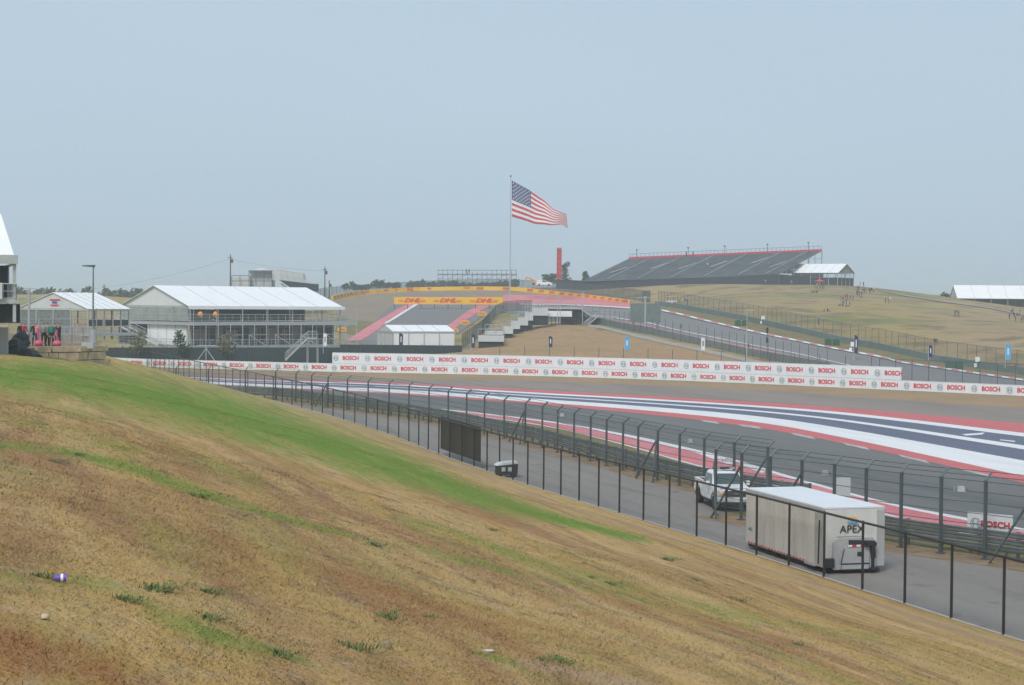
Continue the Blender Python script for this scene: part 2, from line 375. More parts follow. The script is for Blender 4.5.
ed['kw']  = [(380,403),(437,408.4),(500,414.9),(560,422.2),(630,434.6),(684,446.6),(730,457.6),(780,473.2),(886,502.8),(967,517.8),(1024,528.6),(1120,547)]
ed['kt']  = [(380,403.4),(437,409),(500,415.9),(560,423.4),(630,437),(684,449.5),(730,460.5),(780,475.5),(886,504.8),(967,520.5),(1024,531.5),(1120,550)]
ed['kb']  = [(380,404.2),(437,411),(500,418.6),(560,427.6),(630,445.5),(684,461.5),(730,473.5),(780,486),(886,514),(967,533),(1024,545),(1120,565)]
ed['kb2'] = [(380,404.5),(437,411.4),(500,419.1),(560,428.2),(630,446.3),(684,462.6),(730,474.6),(780,487.2),(886,515.4),(967,534.5),(1024,546.6),(1120,567)]
gstrip('track_shoulder', [(x,y+.4) for x,y in wall_px], ed['sh'], 'shoulder', -.012)
M['runoff'] = layered('runoff_asphalt', (.235,.20,.175), [((.27,.235,.205), .12, (1,.2,1), .4, .65, .8), ((.17,.15,.135), .3, (2,.12,1), .5, .7, .6)], bump=0)[0]
gstrip('outer_runoff', ed['sh'], ed['r1t'], 'runoff', -.004)
gstrip('race_track', ed['sh'], [(x,y+.2) for x,y in [(-40,374),(120,383),(300,396)]]+ed['kb2'], 'asphalt', -.008)
for nm, a, b, m, z in (('red_kerb_stripe','r1t','r1b','paint_red',0), ('white_line','r1b','w1b','paint_white',.001), ('navy_stripe','w1b','b1b','paint_blue',0), ('white_line','b1b','w2b','paint_white',.001),
                    ('navy_stripe','w2b','b2b','paint_blue',0), ('white_stripe','b2b','w3b','paint_white',.001), ('red_stripe','w3b','r3b','paint_red',0),
                    ('white_line','kw','kt','paint_white',.001), ('red_kerb','kt','kb','paint_pink',0), ('white_line','kb','kb2','paint_white',.001)):
    gstrip(nm, ed[a], ed[b], m, z)
def mixed(a, b, t):
    return [(x, float((1-t)*np.interp(x, [q[0] for q in a], [q[1] for q in a])+t*np.interp(x, [q[0] for q in b], [q[1] for q in b]))) for x in (380,437,500,560,630,684,730,780,886,967,1024,1120)]
gstrip('racing_line', mixed(ed['r3b'],ed['kw'],.42), mixed(ed['r3b'],ed['kw'],.60), 'rubber', -.004)
gstrip('racing_line', mixed(ed['r3b'],ed['kw'],.70), mixed(ed['r3b'],ed['kw'],.78), 'rubber', -.004)
# worn white blocks along the big red kerb and white ticks on the navy band
def quad_g(pts, m, name, z=.006):
    mb = MB(); mb.add([G(x,y)+Vector((0,0,z)) for x,y in pts], [tuple(range(len(pts)))]); return mb
mb = MB()
for (x0,w) in ((700,16),(738,20),(790,22),(842,24),(898,28),(960,30)):
    def yb(x): return np.interp(x, [q[0] for q in ed['r3b']], [q[1] for q in ed['r3b']])
    P = [G(x0, yb(x0)-.3), G(x0+w, yb(x0+w)-.3), G(x0+w+4, yb(x0+w+4)+1.7), G(x0+4, yb(x0+4)+1.3)]
    mb.add([p+Vector((0,0,.005)) for p in P], [(0,1,2,3)])
tag(mb.build('kerb_block_marking', 'paint_worn'), kind='structure')
mb = MB()
for P in ([(962,434.2),(985,432.6),(982,434.6),(966,435.6)], [(1000,439.4),(1016,441),(1014,442),(1000,440.2)], [(690,450.5),(712,456),(735,463.5),(728,464)], [(740,463.5),(765,471.5),(762,473),(744,466)]):
    mb.add([G(x,y)+Vector((0,0,.006)) for x,y in P], [(0,1,2,3)])
tag(mb.build('worn_white_marking', 'paint_white'), kind='structure')

# near fence line, catch fence lines
near_px = [(1230,715),(1071.5,658.5),(1005,637),(952,620.3),(908,606),(840,584),(743,552),(683,533.5),(587.5,504.5),(520,483.5),(480,469.5),(440,455.5),(399,438),(340,419),(299,407.5),(227,389),(160,371),(140,365.5)]
near_line = smooth_line([G(x,y) for x,y in near_px], 3)
_ny = np.array([p.y for p in near_line]); _nx = np.array([p.x for p in near_line]); _o = np.argsort(_ny)
_ny = _ny[_o]; _nx = _nx[_o]
_sl0 = (_nx[8]-_nx[0])/(_ny[8]-_ny[0])
def Xf(Y):
    Y = np.asarray(Y, float)
    r = np.interp(Y, _ny, _nx)
    return np.where(Y < _ny[0], _nx[0]+(Y-_ny[0])*-.322, np.where(Y > _ny[-1], _nx[-1]+(Y-_ny[-1])*-.4, r))
cA_px = [(120,361),(160,364.3),(190,365.6),(218,366.4),(243,367),(264.5,367.9),(286.6,369),(309,371.5),(331,374),(363,377),(395,380.2),(417,382.8),(438,385.3),(457,388),(477,391),(494,394),(516,397),(533,400),(550,403.4),(567,407),(584.6,410),(601.6,413.4),(617,416),(630,419),(642,421.6),(656,424),(669.5,426.4),(683,428.6),(697,430.9),(712,433.2),(733,436),(752,438.2),(769,440.7),(790,442.6),(809,444)]
cA = smooth_line([Vector((*G(x,y,3.5).xy, 0)) for x,y in cA_px], 1)
cB_px = [(716,442.6),(737,445.3),(761,448.3),(837,456.6),(866,460.4),(900,464.3),(932,467.7),(972,471.2),(1014,475.3),(1060,480),(1120,487)]
cB = smooth_line([Vector((*G(x,y,3.8).xy, 0)) for x,y in cB_px], 2)
o = ribbon([Vector((float(Xf(y))+.1, y, 0)) for y in (300,270,240,210,180,150,130,110,90,70,50,30,0,-30)], offset([Vector((p.x, p.y, 0)) for p in resample([Vector((-90,300,0))]+cA[:len(cA)-1]+[cB[6]]+cB[8:]+[Vector((45,60,0)),Vector((70,20,0)),Vector((75,-30,0))], 60)], 0), 80, -.004).build('service_road', 'road'); tag(o, kind='structure')
# kerb-side verge between the rail and the track
o = ribbon(offset(cA[8:], -.2)[::1], gl([(300,396)]+ed['kb2'][:9]), 90, -.002).build('verge_grass', 'verge'); tag(o, kind='structure')
o = ribbon(offset(cB[2:], .2), gl([(790,490)]+ed['kb2'][8:]), 60, 0.0).build('verge_grass', 'verge'); tag(o, kind='structure')
o = ribbon(offset(cA[6:], 1.2), offset(cA[6:], -.9), 90, .003).build('dirt_strip', 'dirt'); tag(o, kind='structure')
o = ribbon(offset(cB, 1.0), offset(cB, -1.5), 60, .005).build('dirt_strip', 'dirt'); tag(o, kind='structure')

# ------------------------------------------------------------------ foreground hillside
def hill_z(X, Y):
    s = (Xf(Y)-X)*.953
    u = np.asarray(Y, float)
    zl = .273*s
    cap = 9.95-.0235*(np.clip(u,-40,190)-5)
    h = np.clip(cap-zl, -1.2, 1.2)
    z = np.where(zl < cap-1.2, zl, np.where(zl > cap+1.2, cap, cap-(h+1.2)**2/4.8))
    z = z+.05*np.sin(X*.21+Y*.13)*np.clip(s/6,0,1)+.035*np.sin(X*.9-Y*.37+1)*np.clip(s/6,0,1)
    end = 1-smooth01((u-172)/45)*smooth01((s-15)/6)
    end2 = 1-smooth01((u-275)/30)
    z = z*end*end2
    return np.where(s < 0, np.maximum(-.3+s*.2, -1.5), np.where(s < .6, np.maximum(z, .02), z)) + np.where(s<0, 0, .04)
# where the mown grass is greener: surveyed streaks on the slope
def seg_mask(P, chains):
    out = np.zeros(len(P))
    for pts, st in chains:
        for (x0,y0,w0),(x1,y1,w1) in zip(pts[:-1], pts[1:]):
            d = np.array([x1-x0, y1-y0]); L = d@d
            t = np.clip(((P[:,0]-x0)*d[0]+(P[:,1]-y0)*d[1])/L, 0, 1)
            w = w0+(w1-w0)*t; dist = np.hypot(P[:,0]-x0-d[0]*t, P[:,1]-y0-d[1]*t)
            out = np.maximum(out, st*np.exp(-(dist/w)**2*1.2))
    return out
def survey(V):
    q = V-np.array([0,0,ZC]); k = np.maximum(q@np.array(_f), .5)
    P = np.stack([512+F*(q@np.array(_r))/k, 342.5-F*(q@np.array(_u))/k], -1)
    P[V[:,1] < 4] = 9999
    return P
green_ch = [([(-40,374,20),(60,378,23),(150,395,29),(240,417,29),(320,443,25),(400,469,20),(470,494,12),(560,520,7),(650,541,3.5)], 1.0),
            ([(-30,442,7),(60,450,6),(130,468,7),(200,492,7),(290,520,6),(350,535,3)], .75),
            ([(380,540,7),(440,556,8),(520,572,5),(640,600,5),(760,630,4)], .42),
            ([(40,580,9),(110,585,10)], .35), ([(150,612,12),(230,640,12),(300,660,8)], .4), ([(0,395,12),(120,420,8)], .35), ([(560,660,8),(700,640,5)], .25), ([(480,655,4),(520,664,5)], .6), ([(600,575,4),(680,600,6),(780,625,4)], .45), ([(0,560,10),(30,590,14)], .4), ([(400,518,9),(520,556,12),(700,608,10),(880,640,5)], .42), ([(0,420,14),(120,445,12),(260,480,10)], .33)]
dry_ch = [([(200,382,4),(300,410,4),(440,459,5),(560,506,4),(700,546,4),(860,600,5),(1024,650,6)], .6), ([(330,432,3),(430,470,3),(520,500,4)], .3), ([(515,662,4),(575,673,9),(650,692,14)], 1.0)]
brown_ch = [([(-20,640,50),(60,660,40),(150,690,30)], .9), ([(190,440,10),(300,470,10),(430,500,9),(520,530,8)], .4), ([(300,560,12),(420,600,14),(560,640,14)], .35), ([(560,590,8),(800,640,9)], .35)]
gm, gnt, gout, gb = layered('hillside_grass', (.45,.29,.10),
   [((.56,.37,.17), .5, (1,.10,1), .44, .60, .8), ((.29,.145,.065), .45, (1,.12,1), .49, .61, .8), ((.32,.28,.075), .6, (1,.12,1), .54, .66, .65), ((.21,.135,.08), 1.5, (1,.22,1), .56, .66, .7), ((.50,.38,.24), 3.0, (1,1,1), .48, .7, .6), ((.15,.09,.04), 1.6, (1,.5,1), .56, .70, .75), ((.15,.14,.06), 7, (1,1,1), .58, .72, .5), ((.52,.42,.28), 22, (1,1,1), .54, .68, .7), ((.16,.10,.055), 18, (1,1,1), .56, .70, .7)], bump=.9, bscale=20)
def add_tints(nt, out, b):
    N = nt.nodes; L = nt.links
    ge = N.new('ShaderNodeNewGeometry'); n = N.new('ShaderNodeTexNoise'); n.inputs['Scale'].default_value = .8; n.inputs['Detail'].default_value = 7; n.inputs['Roughness'].default_value = .7
    mp = N.new('ShaderNodeMapping'); mp.inputs['Scale'].default_value = (1.1,.14,1); vr = N.new('ShaderNodeVectorRotate'); vr.rotation_type = 'Z_AXIS'; vr.inputs['Angle'].default_value = R(-17.7); L.new(ge.outputs['Position'], vr.inputs['Vector']); L.new(vr.outputs[0], mp.inputs[0]); L.new(mp.outputs[0], n.inputs['Vector'])
    n2 = N.new('ShaderNodeTexNoise'); n2.inputs['Scale'].default_value = 5; n2.inputs['Detail'].default_value = 6; n2.inputs['Roughness'].default_value = .7; mp2 = N.new('ShaderNodeMapping'); mp2.inputs['Scale'].default_value = (1,.3,1); L.new(vr.outputs[0], mp2.inputs[0]); L.new(mp2.outputs[0], n2.inputs['Vector'])
    ns = N.new('ShaderNodeMath'); ns.operation = 'MULTIPLY_ADD'; L.new(n2.outputs['Fac'], ns.inputs[0]); ns.inputs[1].default_value = .6; L.new(n.outputs['Fac'], ns.inputs[2])
    for att, c, lo in (('brown', (.33,.145,.06), .58), ('dry', (.44,.31,.20), .60), ('green', (.13,.245,.035), .56)):
        at = N.new('ShaderNodeAttribute'); at.attribute_name = att
        ad = N.new('ShaderNodeMath'); ad.operation = 'MULTIPLY_ADD'; L.new(at.outputs['Fac'], ad.inputs[0]); ad.inputs[1].default_value = .62; L.new(ns.outputs[0], ad.inputs[2])
        mr = N.new('ShaderNodeMapRange'); mr.inputs['From Min'].default_value = lo+.32; mr.inputs['From Max'].default_value = lo+.86; mr.inputs['To Max'].default_value = .9
        gate = N.new('ShaderNodeMath'); gate.operation = 'MULTIPLY'; gate.use_clamp = True
        g2 = N.new('ShaderNodeMath'); g2.operation = 'MULTIPLY'; g2.use_clamp = True; L.new(at.outputs['Fac'], g2.inputs[0]); g2.inputs[1].default_value = 4
        L.new(ad.outputs[0], mr.inputs['Value']); L.new(mr.outputs[0], gate.inputs[0]); L.new(g2.outputs[0], gate.inputs[1])
        mx = N.new('ShaderNodeMix'); mx.data_type = 'RGBA'; L.new(gate.outputs[0], mx.inputs['Factor']); L.new(out, mx.inputs['A']); mx.inputs['B'].default_value = (*c,1); out = mx.outputs['Result']
    L.new(out, b.inputs['Base Color']); return out
add_tints(gnt, gout, gb); M['hillside'] = gm
Yh = np.concatenate([np.arange(-40,4,2), np.arange(4,40,.35), np.arange(40,130,.8), np.arange(130,310,2.0)])
sh = np.concatenate([[-2,-.5,-.001,.001,.6], np.arange(1.0,12,.5), np.arange(12,40,.35), np.arange(40,110,3)])
Ys = np.repeat(Yh[:,None], len(sh), 1); Xs = Xf(Ys)-sh[None,:]/.953
hill, hv = grid_mesh('hillside', Xs, Ys, hill_z, ['hillside']); tag(hill, kind='structure')
def put_tints(me, P):
    for nm, ch in (('green', green_ch), ('dry', dry_ch), ('brown', brown_ch)):
        a = me.attributes.new(nm, 'FLOAT', 'POINT'); a.data.foreach_set('value', seg_mask(P, ch).astype(np.float32))
put_tints(hill.data, survey(hv))
# blades of dry mown grass on the slope
def grass(n, Dlo, Dhi, hgt, wid, seed):
    g = np.random.default_rng(seed)
    D = np.sqrt(g.uniform(Dlo**2, Dhi**2, n)); b = g.uniform(-.32,.32, n); X = b*D; Y = D
    # clumping
    c = np.sin(X*2.1+np.sin(Y*1.3)*2)*np.sin(Y*1.7+np.cos(X*1.1)*2)
    keep = (g.uniform(0,1,n) < .62+.38*c) & (Xf(Y)-X > .4)
    X = X[keep]; Y = Y[keep]; m = len(X); Z = hill_z(X, Y)-.005
    a = g.uniform(0, 2*math.pi, m); h = hgt*g.uniform(.45,1.35,m)*(1+.5*(g.uniform(0,1,m)>.95)); lean = g.uniform(.3,2.2,m)*h; la = g.uniform(0,2*math.pi,m)
    w = wid*g.uniform(.6,1.4,m)*(1+D[keep]/25)
    dx, dy = np.cos(a)*w, np.sin(a)*w; lx, ly = np.cos(la)*lean, np.sin(la)*lean
    V = np.stack([np.stack([X-dx,Y-dy,Z],-1), np.stack([X+dx,Y+dy,Z],-1), np.stack([X+dx*.6+lx*.45,Y+dy*.6+ly*.45,Z+h*.6],-1), np.stack([X-dx*.6+lx*.45,Y-dy*.6+ly*.45,Z+h*.6],-1), np.stack([X+lx,Y+ly,Z+h],-1)], 1)
    base = np.arange(m)[:,None]*5
    return V.reshape(-1,3), base, m
parts = [grass(380000, 6, 20, .024, .0017, 1), grass(280000, 20, 42, .026, .0024, 2), grass(150000, 42, 80, .024, .0032, 3), grass(60000, 80, 130, .022, .004, 4), grass(14000, 6, 24, .05, .0016, 5)]
V = np.concatenate([p[0] for p in parts]); m = len(V)//5; base = np.arange(m)[:,None]*5
quads = (base+np.array([0,1,2,3])); tris = (base+np.array([3,2,4]))
me = bpy.data.meshes.new('grass_blades'); me.vertices.add(len(V)); me.vertices.foreach_set('co', V.ravel())
loops = np.concatenate([quads, tris], 1).ravel().astype(np.int32); me.loops.add(len(loops)); me.loops.foreach_set('vertex_index', loops)
st = np.stack([np.arange(m)*7, np.arange(m)*7+4], 1).ravel(); me.polygons.add(2*m); me.polygons.foreach_set('loop_start', st.astype(np.int32)); me.update(calc_edges=True)
bm_, bnt, bout, bb = layered('grass_blade', (.50,.33,.12), [((.60,.41,.20), .5, (1,.10,1), .44, .60, .8), ((.34,.18,.08), .45, (1,.12,1), .49, .61, .8), ((.33,.29,.085), .6, (1,.12,1), .54, .66, .65), ((.24,.15,.09), 1.5, (1,.22,1), .56, .66, .7), ((.25,.13,.07), 2.0, (1,1,1), .54, .68, .7), ((.24,.25,.10), .6, (1,.4,1), .5, .66, .6), ((.58,.44,.24), 30, (1,1,1), .5, .7, .6), ((.26,.17,.08), 25, (1,1,1), .57, .70, .55), ((.16,.18,.05), 6, (1,1,1), .60, .7, .7)], bump=0, upn=1)
add_tints(bnt, bout, bb); me.materials.append(bm_)
put_tints(me, survey(V))
go = bpy.data.objects.new('grass', me); COL.objects.link(go); tag(go, 'short mown grass, mostly straw-dry with green streaks', 'grass', kind='stuff')
# broad-leafed green weeds dotted through the dry grass
weed_px = [(38,578),(52,462),(196,497),(205,593),(384,619),(428,618),(275,656),(205,620),(372,545),(590,578),(608,584),(694,580),(796,645),(540,660),(560,662),(76,455),(350,648),(490,530),(150,590),(120,600),(665,560),(735,600)]
def H(px, py):
    d = ray(px, py); Ds = np.arange(4, 200, .1); zt = hill_z(d.x*Ds, Ds); zr = ZC+d.z*Ds; k = int(np.nonzero(zt >= zr)[0][0]); return Vector((d.x*Ds[k], Ds[k], float(zt[k])))
wv = MB(); wv.add([(0,0,-.03)], []); first = None
M['weed'] = layered('weed_leaf', (.13,.19,.065), [((.20,.21,.10), 20, (1,1,1), .45, .6, .8)], bump=0, upn=1)[0]
for k in range(150):
    a = random.uniform(0,6.28); r = abs(random.gauss(0,.10)); h = random.uniform(.012,.036)*(1.2-min(r,.2)*3); c = Vector((math.cos(a)*r*1.5, math.sin(a)*r, 0)); b2 = random.uniform(0,6.28); n_ = Vector((math.cos(b2), math.sin(b2),0))*.004
    t = Vector((random.gauss(0,.012), random.gauss(0,.012), h)); wv.add([c-n_, c+n_, c+t*.6+n_*.8, c+t, c+t*.6-n_*.8], [(0,1,2,3,4)]); wv.f.append((0, len(wv.v)-5, len(wv.v)-4)); wv.m.append(0)
for i, (x, y) in enumerate(weed_px):
    p = H(x, y)
    if first is None: first = wv.build('weed', 'weed'); tag(first, 'low dark green weed growing in the dry grass slope', 'weed', 'green weeds on the dry slope'); first.location = p; w_ = first
    else: w_ = copy_of(first, None, p, random.uniform(0,6)); 
    s_ = random.uniform(.6,1.3)*(1+p.y/60); w_.scale = (s_, s_, s_)
# litter
p = H(60, 583); cup = MB(); cup.lathe((0,0,0), [(.022,-.042),(.026,0),(.031,.042),(.032,.044)], 18, 'X'); c = cup.build('paper_cup', 'purple'); c.location = p+Vector((0,0,.035)); c.rotation_euler = (0,0,.25)
band = MB(); band.lathe((0,0,0), [(.0275,.004),(.0297,.022)], 18, 'X'); band.build('white_band', 'white', c); tag(c, 'small crumpled purple cup lying in the dry grass', 'cup')
def blob(name, r, m, label, cat, p, sz=(1,1,.6), seed=1):
    g = random.Random(seed); mb = MB(); prof = [(r*math.sin(math.pi*t/6)*g.uniform(.8,1.15)+.0005, -r*math.cos(math.pi*t/6)) for t in range(7)]
    mb.lathe((0,0,0), prof, 9); mb.v = [(x*g.uniform(.8,1.2), y*g.uniform(.8,1.2), z*g.uniform(.85,1.15)) for x,y,z in mb.v]
    o = mb.build(name, m, smooth=True); o.location = p; o.scale = sz; return tag(o, label, cat)
blob('stone', .032, 'stone', 'small pale stone in the grass at the lower left', 'stone', H(45,621)+Vector((0,0,.02)))
blob('crumpled_paper', .035, 'white_grey', 'scrap of white paper in the grass at bottom centre', 'litter', H(488,652)+Vector((0,0,.01)), (1.6,1,.3), 3)
blob('dirt_clod', .05, 'dirt', 'small dark brown clod of earth on the slope', 'clod', H(387,650)+Vector((0,0,.02)), (1,1,.8), 4)

# ------------------------------------------------------------------ near black chain-link fence
def run(line, step, off=0.0):
    if not callable(step): return resample(line, step=step)
    out = []
    for q in resample(line, step=.2):
        if not out or (q-out[-1]).length >= step(q.y): out.append(q)
    return out
NL = [Vector((p.x, p.y, 0)) for p in near_line]
fine = resample(NL, step=.25); k0 = int(np.argmin(abs(survey(np.array([[q.x,q.y,0.0] for q in fine]))[:,0]-1005))); posts = [fine[k0]]
for q in fine[k0::-1]:
    if (q-posts[0]).length >= 3.02: posts.insert(0, q)
for q in fine[k0:]:
    if (q-posts[-1]).length >= (3.02 if q.y < 95 else 2.9 if q.y < 115 else min(4.6, 2.9+(q.y-115)*.035)): posts.append(q)
fe = empty('chain_link_fence', posts[4], 0, 'long black chain-link fence at the foot of the grassy slope', 'fence')
base0 = Vector(posts[4])
pm = MB(); pm.bar((0,0,-.2), (0,0,2.68), .052, 8); pm.bar((0,0,2.68),(0,0,2.74),.06,8,.02); pobj = None
for i, p in enumerate(posts[:99]):
    if pobj is None: pobj = pm.build('post', 'black_steel', fe); pobj.location = p-base0
    else: copy_of(pobj, fe, p-base0)
loc = [p-base0 for p in posts]
tr = MB(); tr.tube([p+Vector((0,0,2.66)) for p in loc], .052, 5); tr.build('top_rail', 'black_steel', fe)
tr = MB(); tr.tube([p+Vector((0,0,.06)) for p in loc], .03, 4); tr.build('bottom_rail', 'galv_pale', fe)
panel(loc, .08, 2.66).build('chain_link_mesh', 'chain_black', fe)
# black privacy screen hung on the fence
sp = [p for p in resample(NL, step=.5) if 438 < survey(np.array([[p.x,p.y,0]]))[0,0] < 480]
o = panel([p-sp[0]+Vector((.12,.04,0)) for p in sp], .45, 2.75).build('privacy_screen', 'screen_mesh'); o.location = sp[0]; tag(o, 'black mesh privacy screen tied to the chain-link fence', 'screen')
b_ = MB(); b_.tube([sp[0]-sp[0]+Vector((.12,.04,2.76)), sp[-1]-sp[0]+Vector((.12,.04,2.76))], .035, 5); b_.build('hem', 'black_steel', o)

# ------------------------------------------------------------------ catch fences
def catch_fence(line, h, step, label, name='catch_fence', braces=(), side=-1, boxes=(), cables=7, posts_max=100, ends=True):
    P = run(line, step)
    if len(P) > posts_max: P = P[-posts_max:]
    root = empty(name, P[0], 0, label, 'fence'); b0 = P[0]
    pm = MB(); bent = .42
    pm.box((0,0,(h-.35)/2), (.13,.11,h-.35)); top = Vector((0,side*bent,h)); low = Vector((0,0,h-.37))
    pm.bar(low, top, .062, 4)
    pm.box((0,0,.03), (.3,.3,.05))
    po = None; tops = []; dirs = []
    for i, p in enumerate(P):
        a = P[max(0,i-1)]; b = P[min(len(P)-1,i+1)]; t = (b-a).normalized(); rz = math.atan2(t.y, t.x); dirs.append(t)
        if po is None: po = pm.build('post', 'galv', root); po.location = p-b0; po.rotation_euler = (0,0,rz)
        else: copy_of(po, root, p-b0, rz)
        nrm = Vector((-t.y, t.x, 0)); tops.append((p-b0, nrm))
    for k in range(cables):
        z = .55+(h-.95)*k/(cables-1)
        mb = MB(); mb.tube([q+Vector((0,0,z)) for q,_ in tops], .016, 4); mb.build('cable', 'galv', root)
    for fz, sd in ((.5,.5),(1.0,1.0)):
        mb = MB(); mb.tube([q+nn*side*bent*sd+Vector((0,0,h-.37+.37*fz)) for q,nn in tops], .016, 4); mb.build('cable', 'galv', root)
    panel([q+nn*side*.075 for q,nn in tops], .3, h-.38).build('wire_mesh', 'chain_grey', root)
    for (i, sgn) in braces:
        if i >= len(P): continue
        q, nn = tops[i]; t = dirs[i]
        mb = MB(); mb.bar(q+Vector((0,0,h*.72))-nn*side*.1, q+t*sgn*1.4-nn*side*.9+Vector((0,0,0)), .06, 4); mb.build('brace', 'galv', root)
    return root, P, tops
def nearest(P, px):
    s = survey(np.array([[p.x,p.y,0.0] for p in P])); return int(np.argmin(abs(s[:,0]-px)))
A_ = run(cA, lambda D: 3.2 if D < 122 else min(4.9, 3.2+(D-122)*.09)); iA = [nearest(A_, q) for q in (331, 516, 658, 809)]
catch_fence(cA, 3.5, lambda D: 3.2 if D < 122 else min(4.9, 3.2+(D-122)*.09), 'tall grey debris fence with bent tops beyond the service road', braces=[(i,s) for i in iA for s in (-1,1)], side=1)
Brs = run(cB, 2.25)
rootB, PB, topsB = catch_fence(cB, 3.8, 2.25, 'nearer tall debris fence behind the white trailer', braces=[(0,1),(1,-1),(nearest(Brs,809),-1),(nearest(Brs,1014),-1)], side=1)
def small_box(p, label):
    e = empty('loudspeaker', p, 0, label, 'loudspeaker', 'pale boxes clamped to the debris fence posts')
    mb = MB(); mb.prism([(-.16,-.12,-.1),(.16,-.12,-.1),(.12,-.12,.12),(-.12,-.12,.12)], (0,1,0), .24); mb.build('housing', 'galv_pale', e)
    mb = MB(); mb.bar((.1,0,0),(.3,0,0),.02,5); mb.build('bracket', 'galv', e); mb = MB(); mb.lathe((-.16,0,0),[(.05,-.1),(.11,-.14)],8,'X'); mb.build('horn','galv_pale',e)
for x, y, D, l in ((961,489,75.3,'pale loudspeaker clamped to the debris fence post right of the trailer'),(825,473,87,'pale loudspeaker on the debris fence post above the trailer roof'),(728,460,92.5,'pale loudspeaker on the debris fence post above the pickup'),(690,441,108.5,'pale loudspeaker on the far debris fence left of the pickup'),(562,415,131.5,'pale loudspeaker on the far debris fence by the middle of the bend')):
    small_box(W(x,y,D), l)

def guard_rail(line, h0, label, m='rail', rails=3, step=2.0, z=0.0, hh=.29, gap=.02):
    P = run(line, step)[-95:]; b0 = P[0]; root = empty('guard_rail', b0, 0, label, 'barrier'); Q = [p-b0 for p in P]
    for k in range(rails):
        z0 = h0+k*(hh+gap); mb = MB()
        prof = [(0,0),(-.035,.06),(-.035,.13),(0,.15),(0,.17),(-.035,.20),(-.035,.26),(0,.29)]
        O = [offset(Q, d) for d,_ in prof]
        vs = []
        for i in range(len(Q)):
            for j,(d,zz) in enumerate(prof): vs.append(O[j][i]+Vector((0,0,z0+zz)))
        n = len(prof); mb.add(vs, [(i*n+j, (i+1)*n+j, (i+1)*n+j+1, i*n+j+1) for i in range(len(Q)-1) for j in range(n-1)]); mb.build('rail', m, root)
    pm = MB(); pm.box((0,0,(h0+rails*(hh+gap))/2), (.15,.12,h0+rails*(hh+gap))); po = None
    O = offset(Q, .08)
    for q in O:
        if po is None: po = pm.build('post', 'galv', root); po.location = q
        else: copy_of(po, root, q)
    return root
guard_rail(offset(cA[3:-1], .5), .38, 'three-rail steel barrier along the inside of the bend')
guard_rail([p for p in offset(cB, .9) if p.x/p.y > .165], .30, 'steel barrier behind the nearer debris fence')

# ------------------------------------------------------------------ lettering
_txt = {}
def text_mesh(body, size, bold=.018, sx=1.0, shear=0.0, ext=.01):
    k = (body, size, bold, sx, shear)
    if k in _txt: return _txt[k]
    cu = bpy.data.curves.new('lettering', 'FONT'); cu.body = body; cu.size = size; cu.align_x = 'CENTER'; cu.align_y = 'CENTER'; cu.offset = bold*size; cu.extrude = ext; cu.shear = shear; cu.resolution_u = 3
    o = bpy.data.objects.new('lettering', cu); COL.objects.link(o); dg = bpy.context.evaluated_depsgraph_get(); dg.update()
    me = bpy.data.meshes.new_from_object(o.evaluated_get(dg)); bpy.data.objects.remove(o)
    me.transform(Matrix.Scale(sx, 4, (1,0,0))); me.name = 'lettering'; me.materials.clear(); _txt[k] = me; return me
def put_text(parent, body, size, loc, t, m, **kw):
    """upright text, reading along direction t"""
    me = text_mesh(body, size, **kw)
    key = (id(me), m)
    if key not in _txt: c = me.copy(); c.materials.append(M[m]); _txt[key] = c
    o = bpy.data.objects.new('lettering', _txt[key]); COL.objects.link(o); o.parent = parent; o.location = loc
    o.rotation_euler = (math.pi/2, 0, math.atan2(t.y, t.x)); return o
def emblem_mesh(r):
    mb = MB(); n = 20
    for r0, r1 in ((.86*r, r),):
        vs = []
        for k in range(n):
            a = 2*math.pi*k/n; vs += [(math.cos(a)*r0,0,math.sin(a)*r0),(math.cos(a)*r1,0,math.sin(a)*r1)]
        mb.add(vs, [(2*k,2*k+1,2*((k+1)%n)+1,2*((k+1)%n)) for k in range(n)])
    for sx in (-1,1):
        vs = []
        for k in range(7):
            a = -1+2*k/6; vs += [(sx*(math.cos(a)*r*.66),-.002,math.sin(a)*r*.66),(sx*(math.cos(a)*r*.36),-.002,math.sin(a)*r*.8)]
        mb.add(vs, [(2*k,2*k+1,2*k+3,2*k+2) for k in range(6)])
    mb.add([(-r*.4,-.004,-.09*r),(r*.4,-.004,-.09*r),(r*.4,-.004,.09*r),(-r*.4,-.004,.09*r)], [(0,1,2,3)])
    return mb
